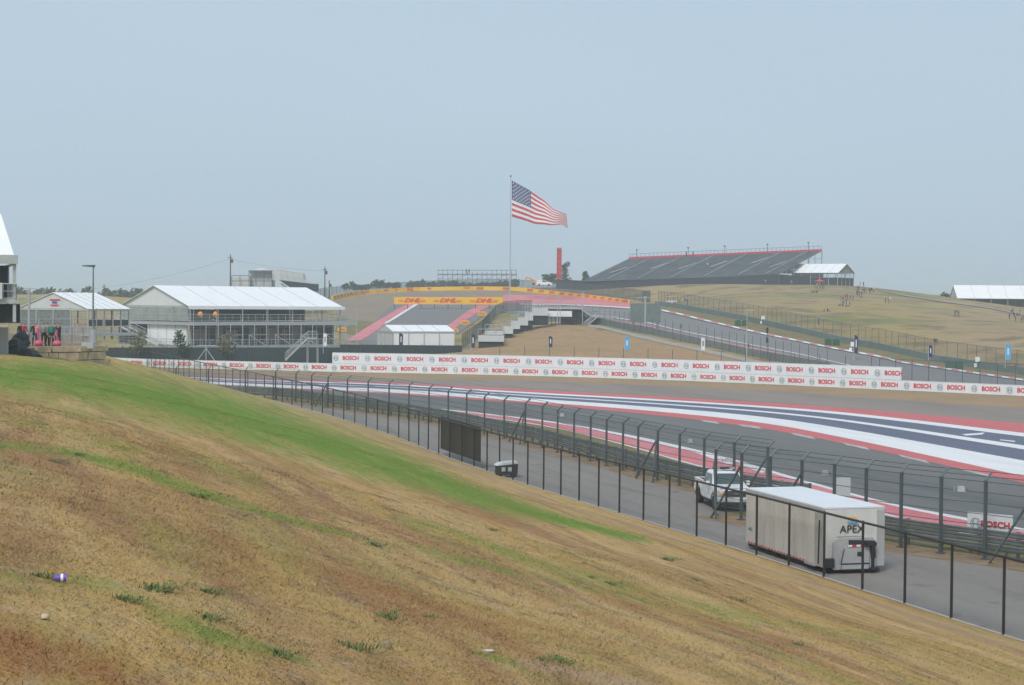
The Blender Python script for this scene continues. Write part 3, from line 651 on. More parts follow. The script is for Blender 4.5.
def sponsor_wall(name, line, z0, z1, pitch, phase, th, label, zfun=None):
    P = run(line, 1.5); b0 = P[0]; root = empty(name, b0, 0, label, 'banner wall'); Q = [p-b0 for p in P]
    O = offset(Q, .25); mb = MB(); vs = []
    zz = [0]*len(Q) if zfun is None else [zfun(p) for p in P]
    for q, o_, z in zip(Q, O, zz): vs += [q+Vector((0,0,z0+z)), q+Vector((0,0,z1+z)), o_+Vector((0,0,z1+z)), o_+Vector((0,0,z0+z))]
    n = len(Q)-1; mb.add(vs, [(4*i+a, 4*i+4+a, 4*i+4+(a+1)%4, 4*i+(a+1)%4) for i in range(n) for a in range(4)]+[(0,1,2,3),(4*n+3,4*n+2,4*n+1,4*n)])
    mb.build('wall', 'banner_white', root)
    mb = MB(); F_ = offset(Q,-.006)
    for zc in (z1-.05, ):
        for a, b, za, zb in zip(F_[:-1], F_[1:], zz[:-1], zz[1:]): mb.add([a+Vector((0,0,zc+za)), b+Vector((0,0,zc+zb)), b+Vector((0,0,zc+.03+zb)), a+Vector((0,0,zc+.03+za))], [(0,1,2,3)])
    mb.build('top_hem', 'seam', root)
    mb = MB(); Lq = 0
    for i in range(0, len(F_)-1, 2): mb.bar(F_[i]+Vector((0,0,z0+.03+zz[i])), F_[i]+Vector((0,0,z1-.06+zz[i])), .012, 3)
    mb.build('panel_joint', 'seam', root)
    L = 0; nxt = phase; em = None; cnt = 0
    for i in range(n):
        seg = (Q[i+1]-Q[i]); l = seg.length
        while nxt < L+l and cnt < 99:
            w = (nxt-L)/l; q = Q[i].lerp(Q[i+1], w); t = seg.normalized(); nrm = Vector((t.y,-t.x,0)); z = zz[i]+(zz[i+1]-zz[i])*w+(z0+z1)/2
            put_text(root, 'BOSCH', th, q+nrm*.03+Vector((0,0,z)), t, 'red_ink', bold=.03, sx=1.0)
            e = q-t*(pitch*.47)+nrm*.07+Vector((0,0,z))
            if em is None: em = emblem_mesh(th*.52).build('emblem', 'grey_ink', root); em.location = e; em.rotation_euler = (0,0,math.atan2(t.y,t.x))
            else: copy_of(em, root, e, math.atan2(t.y,t.x))
            nxt += pitch; cnt += 1
        L += l
    return root
low_line = [Vector((p.x,p.y,0)) for p in wall_line]
sponsor_wall('banner_wall', low_line, 0, 1.32, 4.93, 1.4, .80, 'long low white wall of red lettering along the far side of the track')
up = [p for p in resample(low_line, step=.5)]; sv = survey(np.array([[p.x,p.y,1.3] for p in up])); up = [p for p, s in zip(up, sv) if 328 < s[0] < 897]
upl = offset(up, 1.2)
sponsor_wall('banner_wall', upl, 1.30, 2.98, 5.25, 3.1, .84, 'upper row of the white lettered wall, raised behind the low one')

# ------------------------------------------------------------------ far surfaces
tstrip('tan_field', [(470,352),(500,337),(545,323),(590,327),(645,339),(700,351),(745,361)], [(470,362),(500,362),(545,362),(590,362),(645,363),(700,364),(745,366)], 'field', .05, rows=12)
tstrip('runoff_ground', [(333,300),(350,297),(370,294.5),(430,291.6),(510,291.5),(560,296.6),(628,304)], [(345,346),(368,348),(395,345),(450,322),(520,310),(580,308),(640,308)], 'brown_far', .05, rows=16)
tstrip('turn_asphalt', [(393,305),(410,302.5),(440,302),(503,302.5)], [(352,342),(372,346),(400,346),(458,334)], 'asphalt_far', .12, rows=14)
tstrip('red_kerb', [(411,304),(400,308),(385,317),(365,329),(345,342)], [(419,304.5),(408,309),(393,318.5),(378,330),(362,341)], 'paint_pink', .18, rows=3)
tstrip('white_line', [(416,304),(408,309),(393,318.5),(384,324)], [(420,304),(411,309.5),(396,319),(387,324.3)], 'paint_white', .22, rows=2)
tstrip('red_kerb', [(478,306),(467,312),(452,323),(443,329)], [(492,306),(481,311),(466,321),(452,331)], 'paint_pink', .18, rows=3)
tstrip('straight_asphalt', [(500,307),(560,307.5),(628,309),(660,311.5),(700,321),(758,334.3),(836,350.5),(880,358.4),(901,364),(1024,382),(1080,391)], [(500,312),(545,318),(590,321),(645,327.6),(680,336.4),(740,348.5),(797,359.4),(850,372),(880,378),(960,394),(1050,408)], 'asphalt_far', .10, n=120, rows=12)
tstrip('red_runoff', [(503,295.4),(540,295),(580,297.5),(628,302.5),(634,304.5)], [(503,304),(540,304),(580,305.5),(620,308),(634,309)], 'paint_pink', .16, rows=6)
tstrip('white_line', [(520,304.3),(560,304.6),(600,306.3),(634,308.3)], [(520,305.1),(560,305.5),(600,307.2),(634,309.4)], 'paint_white', .2, rows=1)
kf = [(655,310),(680,315.3),(700,320.4),(758,333.8),(836,350),(880,358),(901,363.6),(1024,381.6),(1080,390.5)]
tstrip('white_kerb', [(x,y-1.3) for x,y in kf], [(x,y+.2) for x,y in kf], 'paint_white', .2, n=140, rows=1)
# red blocks on the kerb
mb = MB(); rk = resample([(x,y,0) for x,y in kf], 60)
for i in range(0, 60, 2):
    a, b = rk[i], rk[i+1]; mb.add([T(a.x,a.y-1.4,lift=.26), T(b.x,b.y-1.4,lift=.26), T(b.x,b.y-.1,lift=.26), T(a.x,a.y-.1,lift=.26)], [(0,1,2,3)])
tag(mb.build('kerb_blocks', 'paint_pink'), kind='structure')
tstrip('grass_verge', [(655,306.5),(680,309.3),(746,321.5),(840,343),(880,350.2),(932,362),(1024,375.5),(1080,384)], [(x,y-1.4) for x,y in kf], 'verge', .08, n=100, rows=4)
ln = [(590,319.5),(645,327.3),(680,336),(740,348),(797,359),(850,371)]
tstrip('white_line', [(x,y-4.8) for x,y in ln], [(x,y-4.2) for x,y in ln], 'paint_white', .2, rows=1)
tstrip('red_line', [(x,y-1.6) for x,y in ln], [(x,y-.6) for x,y in ln], 'paint_pink', .2, rows=1)
tstrip('gravel_path', [(588,325),(600,326),(645,336.5),(700,348.5),(745,358),(770,364)], [(588,327.6),(600,328.8),(645,340),(700,352),(745,362),(760,366)], 'path', .12, rows=2)
tstrip('green_turf', [(335,318),(372,322),(375,329)], [(330,330),(352,335),(370,334)], 'verge', .1, rows=3)
tstrip('hill_path', [(880,290.3),(905,295.3),(945,301.6),(985,307),(1010,311.6),(1040,318)], [(880,291),(905,296.3),(945,302.6),(985,308),(1010,312.8),(1040,319.4)], 'path', .15, rows=1)

def tline(pts, step_px=6, lift=0):
    out = []
    for a, b in zip(pts[:-1], pts[1:]):
        n = max(1, int(abs(b[0]-a[0])/step_px))
        for k in range(n): out.append(T(a[0]+(b[0]-a[0])*k/n, a[1]+(b[1]-a[1])*k/n, lift=lift))
    out.append(T(*pts[-1], lift=lift)); return out
def band_wall(name, line, h, m, label, cat='barrier', thick=.3, z0=0, mi_stripe=None):
    b0 = line[0]; Q = [p-b0 for p in line]; O = offset(Q, thick); mb = MB(); vs = []
    for q, o_ in zip(Q, O): vs += [q+Vector((0,0,z0-.2)), q+Vector((0,0,h)), o_+Vector((0,0,h)), o_+Vector((0,0,z0-.2))]
    n = len(Q)-1; mb.add(vs, [(4*i+a, 4*i+4+a, 4*i+4+(a+1)%4, 4*i+(a+1)%4) for i in range(n) for a in range(4)]+[(0,1,2,3),(4*n+3,4*n+2,4*n+1,4*n)])
    o = mb.build(name, m); o.location = b0; return tag(o, label, cat)
def post_fence(line, h, step, m_post, m_mesh, label, name='mesh_fence', r=.05, cat='fence', rail=True, z0=0):
    P = resample(line, step=step)
    if len(P) > 98: P = resample(line, 97)
    b0 = P[0]; root = empty(name, b0, 0, label, cat); Q = [p-b0 for p in P]; pm = MB(); pm.bar((0,0,-.3),(0,0,h),r,5); po = None
    for q in Q:
        if po is None: po = pm.build('post', m_post, root); po.location = q
        else: copy_of(po, root, q)
    if rail:
        mb = MB(); mb.tube([q+Vector((0,0,h-.03)) for q in Q], r*.6, 4); mb.build('top_rail', m_post, root)
    if m_mesh: panel(Q, z0, h-.03).build('wire_mesh', m_mesh, root)
    return root
# far green rail and fences up the hill
rl = [(655,305.6),(680,308.7),(746,320.9),(840,342.4),(880,349.6),(932,361.2),(1024,374.8),(1080,383.5)]
L1 = tline(rl, 8); band_wall('tyre_barrier', L1, 1.15, 'rail_green', 'grey-green barrier along the outside of the uphill straight', thick=.5)
L2 = [p for p in offset(L1, .9)]
post_fence(L2, 3.7, 3.2, 'galv', 'chain_rust', 'brownish debris fence at the foot of the spectator hill', r=.045)
L3 = tline([(540,318.5),(560,320.5),(600,324.2),(645,333.2),(700,345),(745,355),(800,365.5),(830,371)], 8)
band_wall('guard_rail', L3, 1.3, 'rail', 'dark steel barrier on the near side of the uphill straight', thick=.3)
post_fence(offset(L3,-.5), 3.6, 3.6, 'galv', None, 'row of debris fence posts on the near side of the uphill straight', r=.05, rail=False)
L4 = tline([(800,366),(870,379),(905,385.5)], 8)
def fence_D(px0, py0, D0, px1, py1, D1, n): return [W(px0+(px1-px0)*k/n, py0+(py1-py0)*k/n, D0+(D1-D0)*k/n) for k in range(n+1)]
fr = [TG(px, float(wallD((px-512)/F))+6) for px in range(880,1100,10)]
post_fence(fr, 3.9, 2.6, 'galv', 'chain_grey', 'debris fence behind the low white wall at the right', r=.05)
fr = [TG(px, float(wallD((px-512)/F))+5) for px in range(500,880,12)]
post_fence(fr, 4.2, 4.2, 'galv', None, 'short posts showing over the upper white wall', r=.05, rail=False)

# turn-one yellow wall
yl = tline([(333,300),(340,298),(350,296),(370,293.3),(400,291.4),(430,290.6),(480,290),(510,290.4),(530,292),(560,295.5),(590,298.7),(628,304)], 5)
yo = band_wall('banner_barrier', yl, 1.25, 'yellow', 'long yellow banner wall curving round the top of the hill', 'banner wall', .4)
Qs = resample([p-yl[0] for p in yl], step=4.5); Ls = []
for a, b in zip(Qs[:-1], Qs[1:]):
    t = (b-a).normalized(); nrm = Vector((t.y,-t.x,0)); c = (a+b)/2+nrm*.03+Vector((0,0,.72)); 
    put_text(yo, 'DHL', .9, c, Vector((t.x,t.y,0)), 'red_ink', bold=.05, sx=1.3, shear=.3)
# dark fence on the ridge behind it
rg = [p+Vector((0,0,0)) for p in offset(yl, 6.0)]
rg = [Vector((p.x,p.y,float(terr(p.x,p.y)))) for p in rg]
post_fence(rg, 3.3, 4.0, 'galv', 'chain_dense', 'dark screened fence on the ridge behind the yellow wall', r=.06)
# large yellow banner across the hill
a = W(394,304.2,520); b = W(503,304.6,505); t = (b-a).normalized(); root = empty('advertising_banner', a, 0, 'large yellow banner board with red lettering across the climbing track', 'banner'); d = b-a
hgt = 7.4*512/1800
mb = MB(); n_ = Vector((-t.y,t.x,0)).normalized(); mb.prism([Vector((0,0,0)), d, d+Vector((0,0,hgt)), Vector((0,0,hgt))], n_, .3); mb.build('board', 'yellow', root)
for fx in (.17,.5,.83):
    c = d*fx-n_*.03+Vector((0,0,hgt*.5)); put_text(root, 'DHL', 1.55, c, Vector((t.x,t.y,0)), 'red_ink', bold=.05, sx=1.75, shear=.35)
    mb = MB()
    for k in (-1,0,1):
        for s_ in (-1,1): mb.box(c+t*s_*3.6+Vector((0,0,k*.22-.12)), (1.6,.02,.09), math.atan2(t.y,t.x))
    mb.build('stripes', 'red_ink', root)
for k in range(9): mb = MB(); q = d*(k/8)+n_*.2; mb.bar(q+Vector((0,0,-1.6)), q, .12, 4); mb.build('leg', 'galv', root)
for i, (x,y) in enumerate(((482,316),(465,325),(454,333),(342,332))):
    p = T(x,y); e = empty('marker_board', p, 0, ['upper small yellow board on the verge of the climbing track','middle small yellow board on the verge of the climbing track','lowest small yellow board beside the white tent','small yellow board right of the two-storey pavilion'][i], 'sign', 'small yellow boards beside the climbing track')
    mb = MB(); k = p.y/1800; mb.prism([(-3.8*k,0,.1),(3.8*k,0,.1),(4.8*k,0,2.4*k),(3.4*k,0,4.6*k),(-3.2*k,0,4.6*k),(-4.8*k,0,2.2*k)], (0,1,0), .2); mb.build('board', 'yellow', e)
    put_text(e, 'DHL', 2.6*k, Vector((0,-.03,2.4*k)), Vector((1,0,0)), 'red_ink', bold=.04, sx=1.2, shear=.3)
    mb = MB(); mb.bar((-.5,.1,-.2),(-.5,.1,.2),.05,4); mb.bar((.5,.1,-.2),(.5,.1,.2),.05,4); mb.build('leg','galv',e)

# ------------------------------------------------------------------ pickup truck
def arc_pts(cx, cz, r, a0, a1, n): return [(cx+r*math.cos(R(a0+(a1-a0)*k/n)), cz+r*math.sin(R(a0+(a1-a0)*k/n))) for k in range(n+1)]
def wheel(parent, loc, r=.39, w=.26, side=1, rim='chrome'):
    mb = MB(); mb.lathe((0,0,0), [(r*.62,-w/2),(r*.93,-w/2),(r,-w*.36),(r,w*.36),(r*.93,w/2),(r*.62,w/2)], 28, 'X')
    ty = mb.build('wheel', 'tyre', parent, True); ty.location = loc
    mb = MB(); mb.lathe((side*w*.40,0,0), [(.02,.02*side),(r*.2,.02*side),(r*.24,-.03*side),(r*.55,-.05*side),(r*.60,0)], 20, 'X')
    for k in range(5):
        a = 2*math.pi*k/5; mb.bar((side*w*.42,math.cos(a)*r*.15,math.sin(a)*r*.15),(side*w*.42,math.cos(a)*r*.56,math.sin(a)*r*.56), r*.07, 4)
    mb.build('rim', rim, ty); return ty
def body_loft(mb, secs, mi=0):
    """secs: list of rings (same count) -> skin"""
    n = len(secs[0]); vs = [p for s_ in secs for p in s_]
    fs = [(i*n+j, i*n+(j+1)%n, (i+1)*n+(j+1)%n, (i+1)*n+j) for i in range(len(secs)-1) for j in range(n)]
    fs += [tuple(range(n)), tuple((len(secs)-1)*n+j for j in range(n))[::-1]]
    return mb.add(vs, fs, mi)
def pickup(loc, rz):
    # local: length along -Y is the front, +Y the rear; width X
    t = empty('pickup_truck', loc, rz, 'white pickup truck with roof light bar facing us behind the debris fence', 'truck')
    def ring(y, w, z0, z1, ch=.10, tw=None):
        tw = tw if tw is not None else w-.04; return [Vector(p) for p in ((-w+.05,y,z0),(-w,y,z0+.12),(-w-.01,y,(z0+z1)/2),(-tw,y,z1-ch*.5),(-tw+ch,y,z1),(tw-ch,y,z1),(tw,y,z1-ch*.5),(w+.01,y,(z0+z1)/2),(w,y,z0+.12),(w-.05,y,z0))]
    def ring2(y, w, z0, z1, arch, tw=None):  # wheel-arch section keeps top, raises bottom edge
        return ring(y, w, arch, z1, tw=tw)
    def arch(yc): return [(yc+.50*math.cos(math.pi*k/8), .40+.50*math.sin(math.pi*k/8)) for k in range(9)]
    S_ = [(-2.80,.86,.62,1.08),(-2.70,.93,.52,1.16),(-2.45,.97,.50,1.20)]
    for y, z in sorted(arch(-1.85)): S_.append((y,.985,max(.48,z), 1.22+.05*(y+2.4)))
    S_ += [(-1.15,.985,.45,1.27),(-.5,.985,.44,1.28),(.6,.985,.44,1.28),(1.05,.985,.44,1.28)]
    for y, z in sorted(arch(1.75)): S_.append((y,.985,max(.48,z),1.28))
    S_ += [(2.55,.985,.55,1.28),(2.86,.95,.60,1.26)]
    mb = MB(); body_loft(mb, [ring(*s_) for s_ in S_]); body = mb.build('body', 'truck_white', t, False)
    bv = body.modifiers.new('bevel', 'BEVEL'); bv.width = .02; bv.segments = 2; bv.limit_method = 'ANGLE'; bv.angle_limit = R(40)
    # cabin with raked screens
    def cr(y, w, z): return [Vector((-w,y,z)), Vector((w,y,z))]
    B = [(-1.25,.90),(-1.25,.90)]
    mb = MB(); lo = [(-.92,-1.30,1.24),(.92,-1.30,1.24),(.93,.95,1.26),(-.93,.95,1.26)]; hi = [(-.72,-.55,1.88),(.72,-.55,1.88),(.74,.72,1.90),(-.74,.72,1.90)]; tp = [(-.62,-.42,1.94),(.62,-.42,1.94),(.62,.62,1.96),(-.62,.62,1.96)]
    mb.add([*lo,*hi,*tp], [(0,1,5,4),(1,2,6,5),(2,3,7,6),(3,0,4,7),(4,5,9,8),(5,6,10,9),(6,7,11,10),(7,4,8,11),(8,9,10,11)])
    cab = mb.build('cab', 'truck_white', t); bv = cab.modifiers.new('bevel','BEVEL'); bv.width=.03; bv.segments=2
    def glass(name, pts, off=.012):
        a,b,c_ = (Vector(p) for p in pts[:3]); n = (b-a).cross(c_-a).normalized(); mb = MB(); mb.prism([Vector(p)+n*off for p in pts], n, -.02); return mb.build(name, 'glass_truck', t)
    glass('windscreen', [(-.82,-1.22,1.305),(.82,-1.22,1.305),(.66,-.62,1.84),(-.66,-.62,1.84)])
    for s_ in (-1,1):
        P = [(s_*.905,-.98,1.32),(s_*.915,-.12,1.32),(s_*.775,-.12,1.80),(s_*.765,-.48,1.80)]; P2 = [(s_*.917,-.04,1.32),(s_*.925,.78,1.32),(s_*.79,.62,1.80),(s_*.778,-.04,1.80)]
        if s_ < 0: P = P[::-1]; P2 = P2[::-1]
        glass('side_window', P, .02); glass('side_window', P2, .02)
    glass('rear_window', [(.78,.93,1.34),(-.78,.93,1.34),(-.64,.76,1.82),(.64,.76,1.82)])
    # bonnet crease and bed opening
    mb = MB(); mb.prism([(-.82,-2.5,1.215),(.82,-2.5,1.215),(.84,-1.3,1.30),(-.84,-1.3,1.30)], (0,0,1), .035); h = mb.build('bonnet', 'truck_white', t); bv = h.modifiers.new('bevel','BEVEL'); bv.width=.02
    mb = MB(); mb.box((0,1.92,1.285), (1.6,1.7,.02)); mb.build('load_bed', 'dark', t)
    mb = MB(); mb.box((-.9,1.92,1.31),(.12,1.9,.06)); mb.box((.9,1.92,1.31),(.12,1.9,.06)); mb.box((0,2.83,1.31),(1.9,.06,.06)); mb.build('bed_rail','truck_white', t)
    # front end
    mb = MB(); mb.prism([(-.52,-2.83,.80),(.52,-2.83,.80),(.56,-2.80,1.12),(-.56,-2.80,1.12)], (0,1,0), .08); g = mb.build('grille', 'dark', t)
    mb = MB()
    for k in range(4): mb.box((0,-2.845,.84+.075*k), (1.02,.02,.022))
    mb.box((0,-2.86,.98),(.26,.02,.10)); mb.build('grille_bar', 'chrome', g)
    mb = MB(); mb.prism([(-.95,-2.86,.50),(.95,-2.86,.50),(.93,-2.90,.74),(-.93,-2.90,.74)], (0,1,0), .22); bmp = mb.build('bumper', 'truck_white', t); bv = bmp.modifiers.new('bevel','BEVEL'); bv.width=.04; bv.segments=2
    mb = MB(); mb.box((0,-2.89,.46),(1.5,.06,.16)); mb.build('air_intake','dark', bmp)
    for s_ in (-1,1):
        mb = MB(); mb.prism([(s_*.58,-2.82,.84),(s_*.92,-2.74,.86),(s_*.94,-2.70,1.10),(s_*.60,-2.80,1.12)][::s_], (0,1,0), .06); hl = mb.build('headlight', 'lens', t)
        mb = MB(); mb.box((s_*.80,-2.80,.93),(.22,.05,.11)); mb.build('indicator', 'amber', hl)
        mb = MB(); mb.lathe((s_*.78,-2.915,.60),[(.02,0),(.08,.01),(.08,.03)],12,'Y'); mb.build('fog_lamp','lens', t)
        mb = MB(); mb.box((s_*1.12,-.98,1.36),(.18,.10,.24)); mb.bar((s_*.95,-.98,1.30),(s_*1.1,-.98,1.30),.025,5); mr = mb.build('mirror','truck_white', t); bv = mr.modifiers.new('bevel','BEVEL'); bv.width=.025
        mb = MB(); mb.prism([(s_*.995,-1.12,.52),(s_*.995,-.06,.52),(s_*.995,-.06,1.24),(s_*.995,-1.1,1.24)][::-s_], (s_,0,0), .012); dr = mb.build('door','truck_white', t)
        mb = MB(); mb.box((s_*1.012,-.2,1.08),(.02,.16,.035)); mb.build('handle','chrome', dr)
        mb = MB(); mb.prism([(s_*.995,-.03,.52),(s_*.995,.92,.52),(s_*.995,.92,1.24),(s_*.995,-.03,1.24)][::-s_], (s_,0,0), .012); mb.build('door','truck_white', t)
        for yc in (-1.85,1.75):
            mb = MB(); A_ = arch(yc); n = len(A_); vs = [(s_*1.0,y,z) for y,z in A_]+[(s_*1.03,yc+(y-yc)*1.1,.4+(z-.4)*1.1) for y,z in A_]
            mb.add(vs, [(k,k+1,n+k+1,n+k) for k in range(n-1)]); mb.build('wheel_arch','dark', t)
            wheel(t, (s_*.87, yc, .395), .40, .27, s_)
        mb = MB(); mb.box((s_*.88,.0,.40),(.16,1.9,.08)); mb.build('side_step','dark', t)
        mb = MB(); mb.box((s_*.94,2.86,1.02),(.10,.05,.36)); mb.build('tail_light','red_ink', t)
    mb = MB(); mb.box((0,0,.45),(1.5,5.0,.25)); mb.build('underbody','dark', t)
    mb = MB(); mb.box((0,-.1,2.10),(1.25,.24,.11)); mb.bar((-.5,-.1,1.93),(-.5,-.1,2.07),.03,5); mb.bar((.5,-.1,1.93),(.5,-.1,2.07),.03,5); lb = mb.build('light_bar', 'dark', t)
    mb = MB(); mb.box((-.42,-.1,2.10),(.3,.26,.09)); mb.box((.42,-.1,2.10),(.3,.26,.09)); mb.build('beacon','galv_pale', lb)
    mb = MB(); mb.box((0,-2.93,.62),(.34,.01,.16)); mb.build('number_plate','banner_white', t)
    return t
pf = G(740, 516); pr = G(709, 501.5); pc = (pf+pr)/2; dr_ = (pf-pr)
pickup(Vector((pc.x+.1, pc.y+1.2, 0)), math.atan2(dr_.y, dr_.x)+math.pi/2)

# ------------------------------------------------------------------ box trailer
def trailer():
    FL = Vector((W(823.5,560,73.6).x, 73.6, 0)); BL = Vector((W(745.5,560,81.4).x, 81.4, 0)); d = (BL-FL); Ln = d.length; rz = math.atan2(d.y, d.x)-math.pi/2
    Wd = 2.72
    t = empty('box_trailer', FL, rz, 'white gooseneck box trailer parked against the black fence', 'trailer')
    # local: x from 0 (fence side) to Wd, y from 0 (nose) to Ln
    z0, z1 = .42, 2.84
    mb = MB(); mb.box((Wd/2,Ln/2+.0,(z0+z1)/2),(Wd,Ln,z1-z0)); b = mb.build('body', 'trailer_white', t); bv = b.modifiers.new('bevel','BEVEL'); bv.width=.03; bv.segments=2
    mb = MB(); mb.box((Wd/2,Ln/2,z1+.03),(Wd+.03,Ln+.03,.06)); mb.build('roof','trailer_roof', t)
    mb = MB(); mb.box((-.012,Ln/2,z1-.05),(.03,Ln+.04,.13)); mb.box((Wd+.012,Ln/2,z1-.05),(.03,Ln+.04,.13)); mb.build('roof_rail','galv_pale', t)
    mb = MB(); mb.box((.42*0-.014,.42,(z0+z1)/2-.06),(.03,.80,z1-z0-.14)); mb.build('side_panel','trailer_grey', t)
    mb = MB(); mb.box((Wd-.16,-.016,(z0+z1)/2-.03),(.34,.03,z1-z0-.1)); mb.build('corner_panel','trailer_grey', t)
    mb = MB(); mb.bar((-.05,.40,.55),(-.05,.32,2.35),.03,5); mb.build('drain_pipe','black_steel', t)
    mb = MB()
    for k in range(1,7): mb.box((-.003,.85+k*(Ln-.9)/7,(z0+z1)/2),(.008,.014,z1-z0-.15))
    mb.build('panel_joint','trailer_grey', t)
    mb = MB(); n = 22
    for k in range(n): mb.box((-.012,.95+k*(Ln-1.0)/n,z0+.07),(.012,(Ln-1.0)/n*.55,.055))
    mb.build('reflective_strip','red_ink', t)
    mb = MB(); mb.box((Wd/2,Ln/2+.5,z0-.08),(Wd-.3,Ln-.9,.16)); mb.build('chassis','dark', t)
    # gooseneck recess on the nose
    cx_ = Wd*.50; g = MB(); P = [(-.98,.33),(-.98,1.42),(-.90,1.56),(-.74,1.62),(.80,1.62),(.92,1.5),(.95,.40)]
    Q = [(-.72,.33),(-.72,1.32),(-.66,1.42),(.66,1.42),(.72,1.34),(.74,.40)]
    mb = MB(); mb.prism([(cx_+x,-.02,z) for x,z in P], (0,-1,0), .10); fr_ = mb.build('nose_frame','trailer_grey', t)
    mb = MB(); mb.prism([(cx_+x,-.125,z) for x,z in [(-.30,1.22),(-.30,1.56),(.88,1.50),(.93,.80),(.70,.80),(.66,1.22)]], (0,-1,0), .03); mb.build('recess','dark', fr_)
    mb = MB(); mb.prism([(cx_-.66,-.13,.46),(cx_+.62,-.13,.46),(cx_+.60,-.13,1.26),(cx_-.50,-.13,1.26)], (0,-1,0), .05); pn = mb.build('front_panel','trailer_grey', t)
    mb = MB(); mb.box((cx_+.16,-.19,.98),(.18,.03,.18)); mb.build('vent','dark', pn)
    mb = MB(); mb.box((cx_-.02,-.19,.58),(1.28,.03,.05)); mb.box((cx_-.03,-.19,.34),(1.24,.05,.05)); mb.bar((cx_-.66,-.19,.6),(cx_-.52,-.19,1.2),.02,4); mb.build('edge_strip','black_steel', pn)
    mb = MB(); mb.box((cx_-.02,-.16,.44),(1.2,.1,.20)); mb.build('lower_step','galv_pale', t)
    for k, mm in enumerate(('red_ink','banner_white','red_ink','banner_white')):
        mb = MB(); mb.box((cx_+.30-.19*k,-.20,1.32),(.18,.02,.08)); mb.build('reflector', mm, t)
    mb = MB(); mb.bar((cx_+.74,-.25,.30),(cx_+.74,-.25,1.35),.07,8); mb.box((cx_+.62,-.22,1.38),(.5,.2,.16)); mb.box((cx_+.80,-.2,.36),(.4,.25,.08)); mb.build('hitch','black_steel', t)
    for x in (.25, Wd-.25):
        mb = MB(); mb.box((x,.25,.24),(.12,.12,.48)); mb.box((x,.25,.03),(.3,.3,.05)); mb.build('landing_leg','black_steel', t)
    mb = MB(); mb.box((.20,-.10,.46),(.36,.3,.36)); mb.build('battery_box','dark', t)
    mb = MB(); mb.box((.05,1.15,.28),(.35,.9,.10)); mb.build('step','galv_pale', t)
    for y in (Ln*.62, Ln*.62+.9):
        for x, s_ in ((.20,-1),(Wd-.20,1)): wheel(t, (x,y,.36), .36, .22, s_, 'galv_pale')
    # lettering and sun emblem
    put_text(t, 'APEX', .44, Vector((Wd*.46,-.03,1.98)), Vector((1,0,0)), 'black_steel', bold=.0, sx=1.05)
    mb = MB(); mb.box((Wd*.43,-.025,1.70),(1.25,.01,.025)); mb.build('underline','galv_pale', t)
    mb = MB(); c = Vector((Wd*.46+.02,-.035,2.30)); n = 9
    pts = []
    for k in range(2*n+1):
        a = math.pi*k/(2*n); r = .26 if k%2 else .165; pts.append(c+Vector((math.cos(a)*r,0,math.sin(a)*r*.95)))
    mb.prism(pts, (0,-1,0), .01); e = mb.build('emblem','yellow', t)
    mb = MB(); mb.prism([c+Vector(p) for p in ((-.24,-.015,-.07),(.26,-.015,-.07),(.17,-.015,.08),(.05,-.015,.03),(-.05,-.015,.11),(-.15,-.015,.02))], (0,-1,0), .01); mb.build('wave','lightblue', e)
    put_text(t, 'HTX', .20, Vector((-.02,Ln-.55,1.1)), Vector((0,-1,0)), 'grey_ink', bold=.0)
    for c in t.children:
        if c.name.split('.')[0] not in ('wheel','landing_leg','battery_box','step'): c.location.z -= .17
    return t
trailer()

# ------------------------------------------------------------------ equipment cart, signs by the road
cl = G(494,474); cr_ = G(517,480); c0 = G(499, 479)+Vector((.45,1.5,0)); k = c0.y/1800
e = empty('equipment_cart', c0, .20, 'dark equipment cart with a pale sloping lid behind the black fence', 'cart')
mb = MB(); mb.prism([(-.62,-.5,.16),(.62,-.5,.16),(.66,-.5,.86),(-.60,-.5,.74)], (0,1,0), 1.1); mb.build('body','dark', e)
mb = MB(); mb.prism([(-.72,-.52,.74),(.66,-.52,.87),(.62,-.52,1.0),(-.40,-.52,.92)], (0,1,0), 1.14); mb.build('lid','white_grey', e)
for x in (-.28,.12):
    mb = MB(); mb.box((x,-.52,.52),(.24,.03,.26)); mb.build('side_window','galv_pale', e)
for x in (-.45,.45):
    for y in (-.3,.4):
        mb = MB(); mb.lathe((x,y,.12),[(.12,-.05),(.12,.05)],12,'Y'); mb.build('wheel','tyre', e)
e = empty('sign_board', W(841.5,500,88.5)*1, 0, 'blank white sign panel seen through the debris fence above the trailer', 'sign'); e.location.z = 0
zt = W(841.5,477.5,88.5).z; zb = W(841.5,496.5,88.5).z
mb = MB(); mb.box((0,0,(zt+zb)/2),(.86,.04,zt-zb)); mb.build('panel','white_grey', e)
mb = MB(); mb.bar((-.3,.05,0),(-.3,.05,zt-.05),.03,5); mb.build('leg','galv',e); mb = MB(); mb.bar((.3,.05,0),(.3,.05,zt-.05),.03,5); mb.build('leg','galv',e)
a = W(967,549,80.5); b = W(1012,555,79.2); t = Vector((b.x-a.x,b.y-a.y,0)).normalized()
e = empty('sponsor_board', (a.x,a.y,0), 0, 'white board with red lettering just above the barrier at the right edge', 'sign'); Lb = (Vector((b.x,b.y))-Vector((a.x,a.y))).length
mb = MB(); mb.prism([Vector((0,0,.85)), t*Lb+Vector((0,0,.85)), t*Lb+Vector((0,0,1.82)), Vector((0,0,1.82))], (-t.y,t.x,0), .05); mb.build('panel','banner_white', e)
put_text(e, 'BOSCH', .38, t*Lb*.62+Vector((0,-.03,1.34)), t, 'red_ink', bold=.03, sx=1.1)
em_ = emblem_mesh(.25).build('emblem','grey_ink',e); em_.location = t*Lb*.18+Vector((0,-.03,1.34)); em_.rotation_euler = (0,0,math.atan2(t.y,t.x))
